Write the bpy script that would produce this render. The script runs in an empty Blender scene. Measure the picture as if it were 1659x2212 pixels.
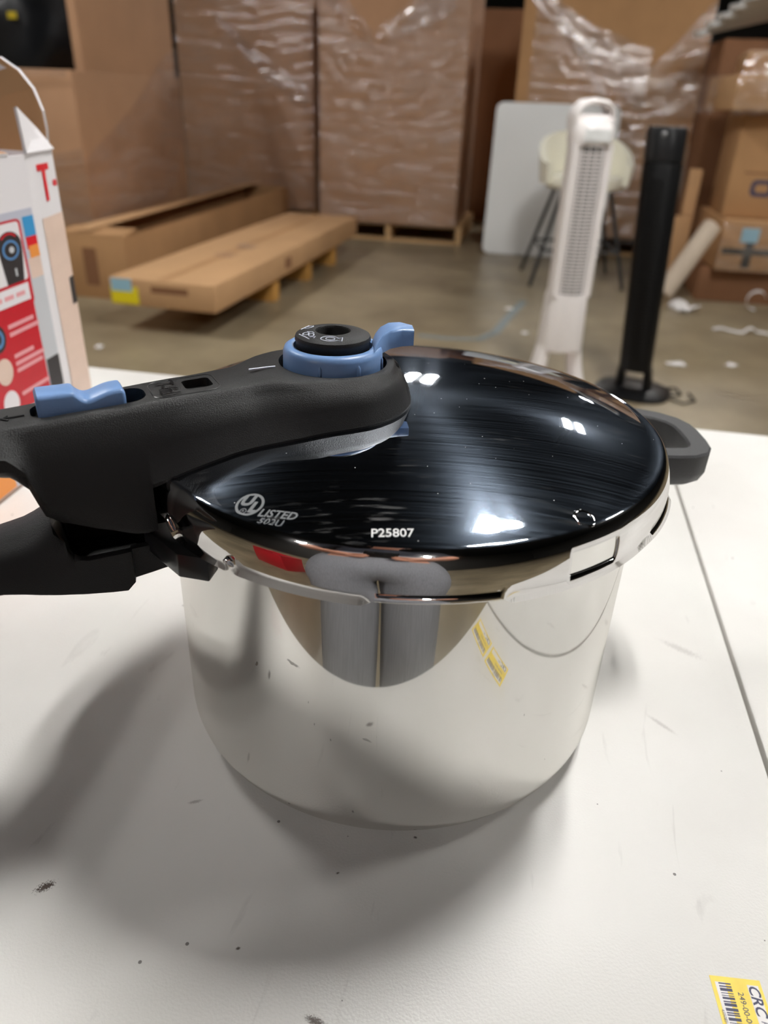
import bpy, bmesh, math, random
from mathutils import Vector, Matrix, Euler, noise
random.seed(7)
R = math.radians
PI = math.pi
sc = bpy.context.scene
COL = sc.collection

# ------------------------------------------------------------------ camera
cam_d = bpy.data.cameras.new('camera')
cam = bpy.data.objects.new('camera', cam_d)
COL.objects.link(cam)
cam_d.sensor_fit = 'VERTICAL'
cam_d.sensor_height = 36.0
cam_d.sensor_width = 27.0
cam_d.lens = 1600.0 / 2212.0 * 36.0
cam_d.clip_start = 0.02
cam_d.clip_end = 200
PITCH, ROLL = R(29.105), R(2.1695)
fwd = Vector((0, math.cos(PITCH), -math.sin(PITCH)))
up0 = Vector((0, math.sin(PITCH), math.cos(PITCH)))
rt0 = Vector((1, 0, 0))
rt = rt0 * math.cos(ROLL) + up0 * math.sin(ROLL)
up = up0 * math.cos(ROLL) - rt0 * math.sin(ROLL)
mw = Matrix((rt, up, -fwd)).transposed().to_4x4()
mw.translation = Vector((-0.00827, -0.32688, 0.2932))
cam.matrix_world = mw
cam_d.dof.use_dof = True
cam_d.dof.focus_distance = 0.315
cam_d.dof.aperture_fstop = 8.5
sc.camera = cam

# ------------------------------------------------------------------ world, exposure
world = bpy.data.worlds.new('world')
sc.world = world
world.use_nodes = True
world.node_tree.nodes['Background'].inputs[0].default_value = (0.75, 0.85, 1.0, 1)
world.node_tree.nodes['Background'].inputs[1].default_value = 0.02
sc.view_settings.view_transform = 'Standard'
sc.view_settings.look = 'None'
sc.view_settings.exposure = 0.0
sc.view_settings.gamma = 1.0
sc.view_settings.use_curve_mapping = False
LIGHT = 108.0          # radiance of the ceiling strips

# ------------------------------------------------------------------ frames
WA = math.atan2(-0.179, 0.984)       # the warehouse grid is turned against the camera
E1 = Vector((math.cos(WA), math.sin(WA), 0))
E2 = Vector((-math.sin(WA), math.cos(WA), 0))
FLOOR = -0.74
def W(a, b, z=0.0):
    return E1 * a + E2 * b + Vector((0, 0, z))

# ------------------------------------------------------------------ object helpers
def tag(o, label=None, cat=None, group=None, kind=None):
    if label: o['label'] = label
    if cat: o['category'] = cat
    if group: o['group'] = group
    if kind: o['kind'] = kind
    return o
def thing(name, label, cat, loc=(0, 0, 0), rz=0.0, group=None):
    o = bpy.data.objects.new(name, None)
    o.empty_display_size = 0.05
    COL.objects.link(o)
    o.location = loc
    o.rotation_euler = (0, 0, rz)
    return tag(o, label, cat, group)
def link(name, me, mat=None, parent=None, loc=None, rot=None):
    o = bpy.data.objects.new(name, me)
    COL.objects.link(o)
    if mat is not None and len(me.materials) == 0:
        me.materials.append(mat)
    if parent is not None: o.parent = parent
    if loc is not None: o.location = loc
    if rot is not None: o.rotation_euler = rot
    return o
def finish(bm, name, smooth=None):
    me = bpy.data.meshes.new(name)
    if smooth is not None:
        bm.normal_update()
        for f in bm.faces: f.smooth = True
        for e in bm.edges:
            if len(e.link_faces) == 2 and e.calc_face_angle(0) > R(smooth): e.smooth = False
    bm.to_mesh(me)
    bm.free()
    return me
def part(name, bm, mat, parent=None, smooth=None, loc=None, rot=None):
    return link(name, finish(bm, name, smooth), mat, parent, loc, rot)
def add_box(bm, x0, x1, y0, y1, z0, z1, bev=0.0, seg=2):
    vs = [bm.verts.new(p) for p in ((x0,y0,z0),(x1,y0,z0),(x1,y1,z0),(x0,y1,z0),(x0,y0,z1),(x1,y0,z1),(x1,y1,z1),(x0,y1,z1))]
    fs = [bm.faces.new([vs[i] for i in q]) for q in ((3,2,1,0),(4,5,6,7),(0,1,5,4),(1,2,6,5),(2,3,7,6),(3,0,4,7))]
    if bev > 0:
        es = set(e for f in fs for e in f.edges)
        bmesh.ops.bevel(bm, geom=list(es), offset=bev, segments=seg, affect='EDGES', profile=0.5)
    return bm
def boxp(name, dims, mat, parent=None, bev=0.0, smooth=None, seg=2, loc=None, rot=None):
    return part(name, add_box(bmesh.new(), *dims, bev, seg), mat, parent, smooth if smooth else (40 if bev else None), loc, rot)
def add_prism(bm, pts, z0, z1, bev=0.0, seg=2, hor=False):
    lo = [bm.verts.new((p[0], p[1], z0)) for p in pts]
    hi = [bm.verts.new((p[0], p[1], z1)) for p in pts]
    n = len(pts)
    fb = bm.faces.new(lo[::-1]); ft = bm.faces.new(hi)
    for i in range(n): bm.faces.new((lo[i], lo[(i+1)%n], hi[(i+1)%n], hi[i]))
    if bev > 0:
        es = list(ft.edges) + list(fb.edges)
        bmesh.ops.bevel(bm, geom=es, offset=bev, segments=seg, affect='EDGES', profile=0.5)
    bmesh.ops.recalc_face_normals(bm, faces=bm.faces)
    return bm
def add_lathe(bm, prof, n=48, closed=False):
    rings = []
    for r, z in prof:
        if r < 1e-6: rings.append([bm.verts.new((0, 0, z))])
        else: rings.append([bm.verts.new((r*math.cos(2*PI*k/n), r*math.sin(2*PI*k/n), z)) for k in range(n)])
    m = len(rings)
    for i in range(m if closed else m-1):
        a, b = rings[i], rings[(i+1) % m]
        for k in range(n):
            k2 = (k+1) % n
            if len(a) == 1 and len(b) == 1: continue
            if len(a) == 1: bm.faces.new((a[0], b[k2], b[k]))
            elif len(b) == 1: bm.faces.new((a[k], a[k2], b[0]))
            else: bm.faces.new((a[k], a[k2], b[k2], b[k]))
    bmesh.ops.recalc_face_normals(bm, faces=bm.faces)
    return bm
def frames(path, closed=False):
    out = []
    n = len(path)
    nrm = None
    for i, p in enumerate(path):
        a = path[(i-1) % n] if (closed or i > 0) else p
        b = path[(i+1) % n] if (closed or i < n-1) else p
        t = (Vector(b) - Vector(a)).normalized()
        if nrm is None:
            nrm = t.orthogonal().normalized()
        nrm = (nrm - t * nrm.dot(t)).normalized()
        out.append((Vector(p), t, nrm, t.cross(nrm)))
    return out
def add_tube(bm, path, r, n=8, closed=False, caps=True):
    rad = r if isinstance(r, (list, tuple)) else [r]*len(path)
    rings = []
    for (p, t, a, b), rr in zip(frames([Vector(q) for q in path], closed), rad):
        rings.append([bm.verts.new(p + a*rr*math.cos(2*PI*k/n) + b*rr*math.sin(2*PI*k/n)) for k in range(n)])
    m = len(rings)
    for i in range(m if closed else m-1):
        A, B = rings[i], rings[(i+1) % m]
        for k in range(n): bm.faces.new((A[k], A[(k+1)%n], B[(k+1)%n], B[k]))
    if caps and not closed:
        bm.faces.new(rings[0][::-1]); bm.faces.new(rings[-1])
    bmesh.ops.recalc_face_normals(bm, faces=bm.faces)
    return bm
def add_loft(bm, sections, caps=True):
    rings = [[bm.verts.new(p) for p in s] for s in sections]
    n = len(rings[0])
    for A, B in zip(rings, rings[1:]):
        for k in range(n): bm.faces.new((A[k], A[(k+1)%n], B[(k+1)%n], B[k]))
    if caps:
        bm.faces.new(rings[0][::-1]); bm.faces.new(rings[-1])
    bmesh.ops.recalc_face_normals(bm, faces=bm.faces)
    return bm
def add_grid(bm, fn, nu, nv):
    vs = [[bm.verts.new(fn(i/nu, j/nv)) for i in range(nu+1)] for j in range(nv+1)]
    for j in range(nv):
        for i in range(nu): bm.faces.new((vs[j][i], vs[j][i+1], vs[j+1][i+1], vs[j+1][i]))
    return bm
def cut(o, cutters):
    for c in cutters:
        m = o.modifiers.new('cut', 'BOOLEAN'); m.operation = 'DIFFERENCE'; m.object = c; m.solver = 'EXACT'
    bpy.context.view_layer.update()
    dg = bpy.context.evaluated_depsgraph_get()
    me = bpy.data.meshes.new_from_object(o.evaluated_get(dg))
    o.modifiers.clear()
    old = o.data
    o.data = me
    bpy.data.meshes.remove(old)
    for c in cutters:
        d = c.data
        bpy.data.objects.remove(c); bpy.data.meshes.remove(d)
    bm = bmesh.new(); bm.from_mesh(me)
    bm.normal_update()
    for f in bm.faces: f.smooth = True
    for e in bm.edges: e.smooth = not (len(e.link_faces) == 2 and e.calc_face_angle(0) > R(38))
    bm.to_mesh(me); bm.free()
def text_bm(txt, size, shear=0.0, bold=0.0):
    cu = bpy.data.curves.new('txt', 'FONT')
    cu.body = txt; cu.size = size; cu.shear = shear; cu.offset = bold
    cu.align_x = 'CENTER'; cu.align_y = 'CENTER'; cu.resolution_u = 3
    o = bpy.data.objects.new('txt', cu); COL.objects.link(o)
    bpy.context.view_layer.update()
    me = bpy.data.meshes.new_from_object(o.evaluated_get(bpy.context.evaluated_depsgraph_get()))
    bpy.data.objects.remove(o); bpy.data.curves.remove(cu)
    bm = bmesh.new(); bm.from_mesh(me); bpy.data.meshes.remove(me)
    return bm
def copy_tree(o, parent=None):
    c = o.copy(); COL.objects.link(c); c.parent = parent
    for ch in list(o.children):
        copy_tree(ch, c)
    return c

# ------------------------------------------------------------------ materials
MATS = {}
def srgb(r, g, b):
    f = lambda c: (c/255/12.92) if c/255 <= 0.04045 else ((c/255+0.055)/1.055)**2.4
    return (f(r), f(g), f(b), 1)
def new_mat(name):
    m = bpy.data.materials.new(name); m.use_nodes = True
    nt = m.node_tree
    return m, nt, nt.nodes['Principled BSDF'], nt.nodes['Material Output']
def N(nt, kind, **kw):
    n = nt.nodes.new(kind)
    for k, v in kw.items(): setattr(n, k, v)
    return n
def mat(name, col, rough=0.5, metal=0.0, spec=0.5, var=0.0, vscale=20.0, bump=0.0, bscale=200.0, coat=0.0, sheen=0.0, stretch=None):
    m, nt, p, out = new_mat(name)
    p.inputs['Roughness'].default_value = rough
    p.inputs['Metallic'].default_value = metal
    p.inputs['Specular IOR Level'].default_value = spec
    p.inputs['Coat Weight'].default_value = coat
    p.inputs['Sheen Weight'].default_value = sheen
    tc = N(nt, 'ShaderNodeTexCoord')
    src = tc.outputs['Object']
    if stretch:
        mp = N(nt, 'ShaderNodeMapping'); mp.inputs['Scale'].default_value = stretch
        nt.links.new(src, mp.inputs[0]); src = mp.outputs[0]
    if var > 0:
        nz = N(nt, 'ShaderNodeTexNoise'); nz.inputs['Scale'].default_value = vscale; nz.inputs['Detail'].default_value = 6
        nt.links.new(src, nz.inputs['Vector'])
        rp = N(nt, 'ShaderNodeValToRGB')
        rp.color_ramp.elements[0].position = 0.3; rp.color_ramp.elements[1].position = 0.7
        rp.color_ramp.elements[0].color = tuple(c*(1-var) for c in col[:3]) + (1,)
        rp.color_ramp.elements[1].color = tuple(min(1, c*(1+var)) for c in col[:3]) + (1,)
        nt.links.new(nz.outputs[0], rp.inputs[0]); nt.links.new(rp.outputs[0], p.inputs['Base Color'])
    else:
        p.inputs['Base Color'].default_value = col
    if bump > 0:
        n2 = N(nt, 'ShaderNodeTexNoise'); n2.inputs['Scale'].default_value = bscale; n2.inputs['Detail'].default_value = 4
        nt.links.new(src, n2.inputs['Vector'])
        b = N(nt, 'ShaderNodeBump'); b.inputs['Strength'].default_value = bump; b.inputs['Distance'].default_value = 0.002
        nt.links.new(n2.outputs[0], b.inputs['Height']); nt.links.new(b.outputs[0], p.inputs['Normal'])
    MATS[name] = m
    return m
def emis(name, col, strength):
    m, nt, p, out = new_mat(name)
    e = N(nt, 'ShaderNodeEmission'); e.inputs[0].default_value = col; e.inputs[1].default_value = strength
    nt.links.new(e.outputs[0], out.inputs[0])
    return m

M_BLACK = mat('black_plastic', (0.0115, 0.0113, 0.0116, 1), 0.46, spec=0.4, bump=0.3, bscale=2600)
M_BLACK2 = mat('smooth_black_plastic', (0.012, 0.012, 0.013, 1), 0.3)
M_DARKGREY = mat('dark_grey_plastic', (0.032, 0.032, 0.034, 1), 0.5, bump=0.2, bscale=1500)
M_BLUE = mat('blue_plastic', srgb(122, 157, 207), 0.36, bump=0.05, bscale=600)
M_WHITEINK = mat('white_ink', srgb(225, 230, 245), 0.5)
M_ETCH = mat('etched_grey', srgb(122, 124, 127), 0.6)
M_ETCHW = mat('printed_white', srgb(235, 235, 235), 0.6)
M_CARD = mat('cardboard', srgb(182, 142, 110), 0.75, spec=0.2, var=0.06, vscale=4)
M_CARD2 = mat('cardboard_light', srgb(199, 158, 116), 0.75, spec=0.2, var=0.06, vscale=4)
M_CARD3 = mat('cardboard_tan', srgb(184, 142, 100), 0.75, spec=0.2, var=0.08, vscale=4)
M_CARD4 = mat('cardboard_dark', srgb(140, 100, 72), 0.75, spec=0.2, var=0.08, vscale=4)
M_WOOD = mat('pallet_wood', srgb(190, 155, 112), 0.8, spec=0.2, var=0.2, vscale=6, stretch=(1, 12, 12))
M_WOODY = mat('yellow_skid_wood', srgb(200, 150, 80), 0.8, spec=0.2, var=0.15, vscale=6)
M_WHITEPL = mat('white_fan_plastic', srgb(246, 240, 238), 0.4)
M_FANGREY = mat('fan_interior', srgb(74, 72, 72), 0.6)
M_FANBLK = mat('black_fan_plastic', (0.0035, 0.0035, 0.004, 1), 0.42, spec=0.3)
M_BOARD = mat('white_panel', srgb(230, 231, 230), 0.35)
M_CREAM = mat('cream_upholstery', srgb(242, 238, 220), 0.85, sheen=0.3, bump=0.2, bscale=60)
M_BLKMETAL = mat('black_metal', (0.02, 0.02, 0.02, 1), 0.4)
M_YELLOW = mat('yellow_label', srgb(238, 208, 60), 0.5, var=0.08, vscale=120)
M_YELLOW2 = mat('yellow_sticker', srgb(245, 225, 30), 0.5)
M_LABELW = mat('label_white', srgb(228, 224, 222), 0.5)
M_LABELB = mat('label_blue', srgb(160, 205, 225), 0.5)
M_INK = mat('navy_ink', srgb(62, 62, 88), 0.6)
M_TAPE = mat('black_tape', (0.012, 0.012, 0.016, 1), 0.35)
M_PAPER = mat('scrap_paper', srgb(232, 228, 225), 0.7)
M_FOAM = mat('foam_roll', srgb(205, 188, 168), 0.8)
M_BAG = mat('black_bag', (0.012, 0.013, 0.016, 1), 0.4, bump=0.6, bscale=6)
M_LEG = mat('table_leg_metal', srgb(120, 120, 120), 0.4, metal=0.8)
M_BOXW = mat('carton_white', srgb(232, 228, 230), 0.45)
M_RED = mat('carton_red', srgb(196, 20, 40), 0.4)
M_BEIGE = mat('carton_beige_print', srgb(222, 196, 180), 0.45, var=0.05, vscale=9, stretch=(1, 1, 6))
M_GREYBLUE = mat('carton_greyblue_print', srgb(190, 192, 205), 0.45)
M_SKYBLUE = mat('carton_skyblue_print', srgb(60, 150, 205), 0.45)
M_ORANGE = mat('carton_orange_print', srgb(235, 150, 70), 0.45)
M_REDPRINT = mat('carton_bright_red_print', srgb(220, 25, 40), 0.45)
M_LIME = mat('carton_lime_print', srgb(190, 200, 90), 0.45)
M_DARKPRINT = mat('carton_dark_print', srgb(48, 44, 46), 0.45)
M_STEELPRINT = mat('carton_steel_print', srgb(196, 198, 202), 0.45)
M_BLUEPRINT = mat('carton_blue_print', srgb(85, 135, 185), 0.45)
M_PINKPRINT = mat('carton_pale_text_print', srgb(228, 160, 165), 0.45)
M_TAPEFLOOR = mat('floor_tape', srgb(120, 128, 128), 0.6, var=0.2, vscale=30)
M_JEANS = mat('grey_jeans', srgb(132, 133, 138), 0.9, spec=0.2, var=0.12, vscale=40, stretch=(8, 8, 1))
M_SHIRT = mat('dark_shirt', (0.02, 0.021, 0.03, 1), 0.9, spec=0.2)
M_SKIN = mat('skin', srgb(205, 145, 118), 0.55)
M_HAIR = mat('dark_hair', (0.01, 0.008, 0.006, 1), 0.6)
M_SHOE = mat('dark_shoe', (0.02, 0.02, 0.02, 1), 0.5)
M_REDTOTE = mat('red_tote_plastic', srgb(190, 28, 40), 0.4)
M_CEIL = mat('dark_ceiling', (0.010, 0.011, 0.013, 1), 0.9, spec=0.1)
M_WALL = mat('warehouse_wall', (0.06, 0.058, 0.055, 1), 0.9, spec=0.1)
M_FIXTURE = mat('fixture_housing', (0.3, 0.3, 0.3, 1), 0.5)
M_TUBE1 = emis('bright_fluorescent_tube', (1.0, 0.99, 0.965, 1), 170.0)
M_TUBE = emis('fluorescent_tube', (1.0, 0.98, 0.95, 1), LIGHT)

def table_mat():
    m, nt, p, out = new_mat('white_laminate')
    L = nt.links.new
    tc = N(nt, 'ShaderNodeTexCoord')
    base = srgb(226, 224, 220)
    n1 = N(nt, 'ShaderNodeTexNoise'); n1.inputs['Scale'].default_value = 5; n1.inputs['Detail'].default_value = 5
    L(tc.outputs['Object'], n1.inputs['Vector'])
    r1 = N(nt, 'ShaderNodeValToRGB')
    r1.color_ramp.elements[0].position = 0.3; r1.color_ramp.elements[0].color = srgb(214, 211, 206)
    r1.color_ramp.elements[1].position = 0.65; r1.color_ramp.elements[1].color = srgb(229, 227, 223)
    L(n1.outputs[0], r1.inputs[0])
    cur = r1.outputs[0]
    def dark(cur, fac, col):
        mx = N(nt, 'ShaderNodeMix', data_type='RGBA')
        L(fac, mx.inputs[0]); L(cur, mx.inputs[6]); mx.inputs[7].default_value = col
        return mx.outputs[2]
    # fine specks
    v = N(nt, 'ShaderNodeTexVoronoi'); v.inputs['Scale'].default_value = 62
    L(tc.outputs['Object'], v.inputs['Vector'])
    gt = N(nt, 'ShaderNodeMath', operation='LESS_THAN'); gt.inputs[1].default_value = 0.045
    L(v.outputs['Distance'], gt.inputs[0])
    sep = N(nt, 'ShaderNodeSeparateColor'); L(v.outputs['Color'], sep.inputs[0])
    sel = N(nt, 'ShaderNodeMath', operation='GREATER_THAN'); sel.inputs[1].default_value = 0.86
    L(sep.outputs[0], sel.inputs[0])
    mu = N(nt, 'ShaderNodeMath', operation='MULTIPLY'); L(gt.outputs[0], mu.inputs[0]); L(sel.outputs[0], mu.inputs[1])
    mu2 = N(nt, 'ShaderNodeMath', operation='MULTIPLY'); mu2.inputs[1].default_value = 0.75; L(mu.outputs[0], mu2.inputs[0])
    cur = dark(cur, mu2.outputs[0], srgb(70, 62, 58))
    # faint scuffs
    mp = N(nt, 'ShaderNodeMapping'); mp.inputs['Scale'].default_value = (9, 2.2, 1); mp.inputs['Rotation'].default_value = (0, 0, 0.9)
    L(tc.outputs['Object'], mp.inputs[0])
    n3 = N(nt, 'ShaderNodeTexNoise'); n3.inputs['Scale'].default_value = 7; n3.inputs['Detail'].default_value = 8; n3.inputs['Distortion'].default_value = 1.2
    L(mp.outputs[0], n3.inputs['Vector'])
    r3 = N(nt, 'ShaderNodeMapRange'); r3.inputs[1].default_value = 0.66; r3.inputs[2].default_value = 0.74; r3.inputs[4].default_value = 0.16
    L(n3.outputs[0], r3.inputs[0])
    cur = dark(cur, r3.outputs[0], srgb(120, 112, 108))
    # single stains: table coordinates (a, b, radius along, radius across, turn, darkness)
    for (a, b, ra, rb, rot, st, col) in STAINS:
        mp = N(nt, 'ShaderNodeMapping', vector_type='TEXTURE')
        mp.inputs['Location'].default_value = (a, b, 0); mp.inputs['Rotation'].default_value = (0, 0, rot)
        mp.inputs['Scale'].default_value = (ra, rb, 1)
        L(tc.outputs['Object'], mp.inputs[0])
        sx = N(nt, 'ShaderNodeSeparateXYZ'); L(mp.outputs[0], sx.inputs[0])
        cx = N(nt, 'ShaderNodeCombineXYZ'); L(sx.outputs[0], cx.inputs[0]); L(sx.outputs[1], cx.inputs[1])
        ln = N(nt, 'ShaderNodeVectorMath', operation='LENGTH'); L(cx.outputs[0], ln.inputs[0])
        nz = N(nt, 'ShaderNodeTexNoise'); nz.inputs['Scale'].default_value = 900*0.004/max(rb, 0.001); nz.inputs['Detail'].default_value = 5
        L(tc.outputs['Object'], nz.inputs['Vector'])
        ad = N(nt, 'ShaderNodeMath', operation='MULTIPLY_ADD'); ad.inputs[1].default_value = 1.9; L(nz.outputs[0], ad.inputs[0]); L(ln.outputs[1], ad.inputs[2])
        mr = N(nt, 'ShaderNodeMapRange'); mr.inputs[1].default_value = 1.75; mr.inputs[2].default_value = 1.35; mr.inputs[3].default_value = 0; mr.inputs[4].default_value = st
        L(ad.outputs[0], mr.inputs[0])
        cur = dark(cur, mr.outputs[0], col)
    L(cur, p.inputs['Base Color'])
    p.inputs['Roughness'].default_value = 0.38
    p.inputs['Specular IOR Level'].default_value = 0.35
    n2 = N(nt, 'ShaderNodeTexNoise'); n2.inputs['Scale'].default_value = 900; n2.inputs['Detail'].default_value = 2
    L(tc.outputs['Object'], n2.inputs['Vector'])
    b = N(nt, 'ShaderNodeBump'); b.inputs['Strength'].default_value = 0.12; b.inputs['Distance'].default_value = 0.001
    L(n2.outputs[0], b.inputs['Height']); L(b.outputs[0], p.inputs['Normal'])
    return m
BR = srgb(72, 56, 46)
STAINS = [(-0.118, -0.158, 0.0055, 0.0028, 0.75, 0.95, BR), (0.007, -0.184, 0.006, 0.0022, -0.2, 0.9, BR),
          (-0.075, -0.104, 0.0045, 0.0014, 0.5, 0.5, srgb(120, 112, 108)), (0.33, 0.30, 0.003, 0.002, 0.3, 0.9, srgb(150, 110, 70)),
          (0.17, 0.07, 0.018, 0.004, -0.5, 0.3, srgb(140, 132, 128)), (0.15, 0.0, 0.012, 0.002, -0.7, 0.35, srgb(140, 132, 128)),
          (-0.15, -0.2, 0.03, 0.012, 0.2, 0.2, srgb(210, 180, 180)), (0.03, -0.10, 0.0012, 0.0009, 0, 0.9, BR),
          (-0.03, -0.165, 0.0013, 0.0009, 0.5, 0.9, BR), (0.0, -0.125, 0.0011, 0.0008, 0.5, 0.9, BR)]
M_TABLE = table_mat()

def steel_mat(name, base, r_sharp, r_soft, soft_w, aniso, streak, marks=(), dust=False):
    m, nt, p, out = new_mat(name)
    L = nt.links.new
    nt.nodes.remove(p)
    tc = N(nt, 'ShaderNodeTexCoord')
    g1 = N(nt, 'ShaderNodeBsdfAnisotropic'); g1.distribution = 'GGX'
    g1.inputs['Color'].default_value = base; g1.inputs['Roughness'].default_value = r_sharp
    g2 = N(nt, 'ShaderNodeBsdfAnisotropic'); g2.distribution = 'GGX'
    g2.inputs['Color'].default_value = base; g2.inputs['Roughness'].default_value = r_soft; g2.inputs['Anisotropy'].default_value = aniso
    tg = N(nt, 'ShaderNodeTangent'); tg.direction_type = 'RADIAL'; tg.axis = 'Z'
    L(tg.outputs[0], g2.inputs['Tangent'])
    # fine scratches
    mp = N(nt, 'ShaderNodeMapping'); mp.inputs['Scale'].default_value = streak
    L(tc.outputs['Object'], mp.inputs[0])
    nz = N(nt, 'ShaderNodeTexNoise'); nz.inputs['Scale'].default_value = 100; nz.inputs['Detail'].default_value = 3
    L(mp.outputs[0], nz.inputs['Vector'])
    b = N(nt, 'ShaderNodeBump'); b.inputs['Strength'].default_value = 0.02; b.inputs['Distance'].default_value = 0.0003
    L(nz.outputs[0], b.inputs['Height'])
    L(b.outputs[0], g2.inputs['Normal'])
    mx = N(nt, 'ShaderNodeMixShader')
    n2 = N(nt, 'ShaderNodeTexNoise'); n2.inputs['Scale'].default_value = 14; n2.inputs['Detail'].default_value = 6
    L(tc.outputs['Object'], n2.inputs['Vector'])
    mr = N(nt, 'ShaderNodeMapRange'); mr.inputs[1].default_value = 0.3; mr.inputs[2].default_value = 0.75
    mr.inputs[3].default_value = soft_w*0.75; mr.inputs[4].default_value = min(1, soft_w*1.25)
    L(n2.outputs[0], mr.inputs[0]); L(mr.outputs[0], mx.inputs[0])
    L(g1.outputs[0], mx.inputs[1]); L(g2.outputs[0], mx.inputs[2])
    if dust:
        g3 = N(nt, 'ShaderNodeBsdfAnisotropic'); g3.distribution = 'GGX'
        g3.inputs['Color'].default_value = (0.55, 0.65, 0.80, 1); g3.inputs['Roughness'].default_value = 0.17; g3.inputs['Anisotropy'].default_value = 0.6
        L(tg.outputs[0], g3.inputs['Tangent'])
        mg = N(nt, 'ShaderNodeMixShader'); mg.inputs[0].default_value = 0.022
        L(g1.outputs[0], mg.inputs[1]); L(g3.outputs[0], mg.inputs[2]); L(mg.outputs[0], mx.inputs[1])
    cur = mx.outputs[0]
    if dust:
        g2.inputs['Color'].default_value = (0.50, 0.62, 0.80, 1)
        mps = N(nt, 'ShaderNodeMapping'); mps.inputs['Scale'].default_value = (12, 900, 1); mps.inputs['Rotation'].default_value = (0, 0, 0.12)
        L(tc.outputs['Object'], mps.inputs[0])
        ns = N(nt, 'ShaderNodeTexNoise'); ns.inputs['Scale'].default_value = 1.0; ns.inputs['Detail'].default_value = 3
        L(mps.outputs[0], ns.inputs['Vector'])
        ms = N(nt, 'ShaderNodeMapRange'); ms.inputs[1].default_value = 0.35; ms.inputs[2].default_value = 0.7; ms.inputs[3].default_value = 0.35; ms.inputs[4].default_value = 1.9
        L(ns.outputs[0], ms.inputs[0])
        mm = N(nt, 'ShaderNodeMath', operation='MULTIPLY'); L(mr.outputs[0], mm.inputs[0]); L(ms.outputs[0], mm.inputs[1]); L(mm.outputs[0], mx.inputs[0])
        vo = N(nt, 'ShaderNodeTexVoronoi'); vo.inputs['Scale'].default_value = 260; L(tc.outputs['Object'], vo.inputs['Vector'])
        lt = N(nt, 'ShaderNodeMath', operation='LESS_THAN'); lt.inputs[1].default_value = 0.055; L(vo.outputs['Distance'], lt.inputs[0])
        sp = N(nt, 'ShaderNodeSeparateColor'); L(vo.outputs['Color'], sp.inputs[0])
        gt2 = N(nt, 'ShaderNodeMath', operation='GREATER_THAN'); gt2.inputs[1].default_value = 0.80; L(sp.outputs[0], gt2.inputs[0])
        md = N(nt, 'ShaderNodeMath', operation='MULTIPLY'); L(lt.outputs[0], md.inputs[0]); L(gt2.outputs[0], md.inputs[1])
        dd = N(nt, 'ShaderNodeBsdfDiffuse'); dd.inputs[0].default_value = (0.6, 0.6, 0.6, 1)
        mxd = N(nt, 'ShaderNodeMixShader'); L(md.outputs[0], mxd.inputs[0]); L(cur, mxd.inputs[1]); L(dd.outputs[0], mxd.inputs[2])
        # smudges and hairline scratches
        mpq = N(nt, 'ShaderNodeMapping'); mpq.inputs['Scale'].default_value = (60, 420, 60); mpq.inputs['Rotation'].default_value = (0, 0, -0.5)
        L(tc.outputs['Object'], mpq.inputs[0])
        nq = N(nt, 'ShaderNodeTexNoise'); nq.inputs['Scale'].default_value = 1.0; nq.inputs['Detail'].default_value = 4; L(mpq.outputs[0], nq.inputs['Vector'])
        np_ = N(nt, 'ShaderNodeTexNoise'); np_.inputs['Scale'].default_value = 24; np_.inputs['Detail'].default_value = 2; L(tc.outputs['Object'], np_.inputs['Vector'])
        a1 = N(nt, 'ShaderNodeMapRange'); a1.inputs[1].default_value = 0.56; a1.inputs[2].default_value = 0.72; L(nq.outputs[0], a1.inputs[0])
        a2 = N(nt, 'ShaderNodeMapRange'); a2.inputs[1].default_value = 0.55; a2.inputs[2].default_value = 0.70; a2.inputs[4].default_value = 0.16; L(np_.outputs[0], a2.inputs[0])
        am = N(nt, 'ShaderNodeMath', operation='MULTIPLY'); L(a1.outputs[0], am.inputs[0]); L(a2.outputs[0], am.inputs[1])
        mxs = N(nt, 'ShaderNodeMixShader'); L(am.outputs[0], mxs.inputs[0]); L(mxd.outputs[0], mxs.inputs[1]); L(dd.outputs[0], mxs.inputs[2])
        cur = mxs.outputs[0]
    df = N(nt, 'ShaderNodeBsdfDiffuse')
    df.inputs[0].default_value = srgb(120, 108, 96)
    for (x, y, z, rx, rz, st) in marks:
        mp2 = N(nt, 'ShaderNodeMapping', vector_type='TEXTURE')
        mp2.inputs['Location'].default_value = (x, y, z); mp2.inputs['Scale'].default_value = (rx, 0.02, rz)
        mp2.inputs['Rotation'].default_value = (0, 0.4, math.atan2(y, x)+PI/2)
        L(tc.outputs['Object'], mp2.inputs[0])
        ln = N(nt, 'ShaderNodeVectorMath', operation='LENGTH'); L(mp2.outputs[0], ln.inputs[0])
        nz3 = N(nt, 'ShaderNodeTexNoise'); nz3.inputs['Scale'].default_value = 500; L(tc.outputs['Object'], nz3.inputs['Vector'])
        ad = N(nt, 'ShaderNodeMath', operation='MULTIPLY_ADD'); ad.inputs[1].default_value = 1.5; L(nz3.outputs[0], ad.inputs[0]); L(ln.outputs[1], ad.inputs[2])
        mr2 = N(nt, 'ShaderNodeMapRange'); mr2.inputs[1].default_value = 1.6; mr2.inputs[2].default_value = 1.2; mr2.inputs[3].default_value = 0; mr2.inputs[4].default_value = st
        L(ad.outputs[0], mr2.inputs[0])
        m3 = N(nt, 'ShaderNodeMixShader'); L(mr2.outputs[0], m3.inputs[0]); L(cur, m3.inputs[1]); L(df.outputs[0], m3.inputs[2])
        cur = m3.outputs[0]
    L(cur, out.inputs[0])
    return m
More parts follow.
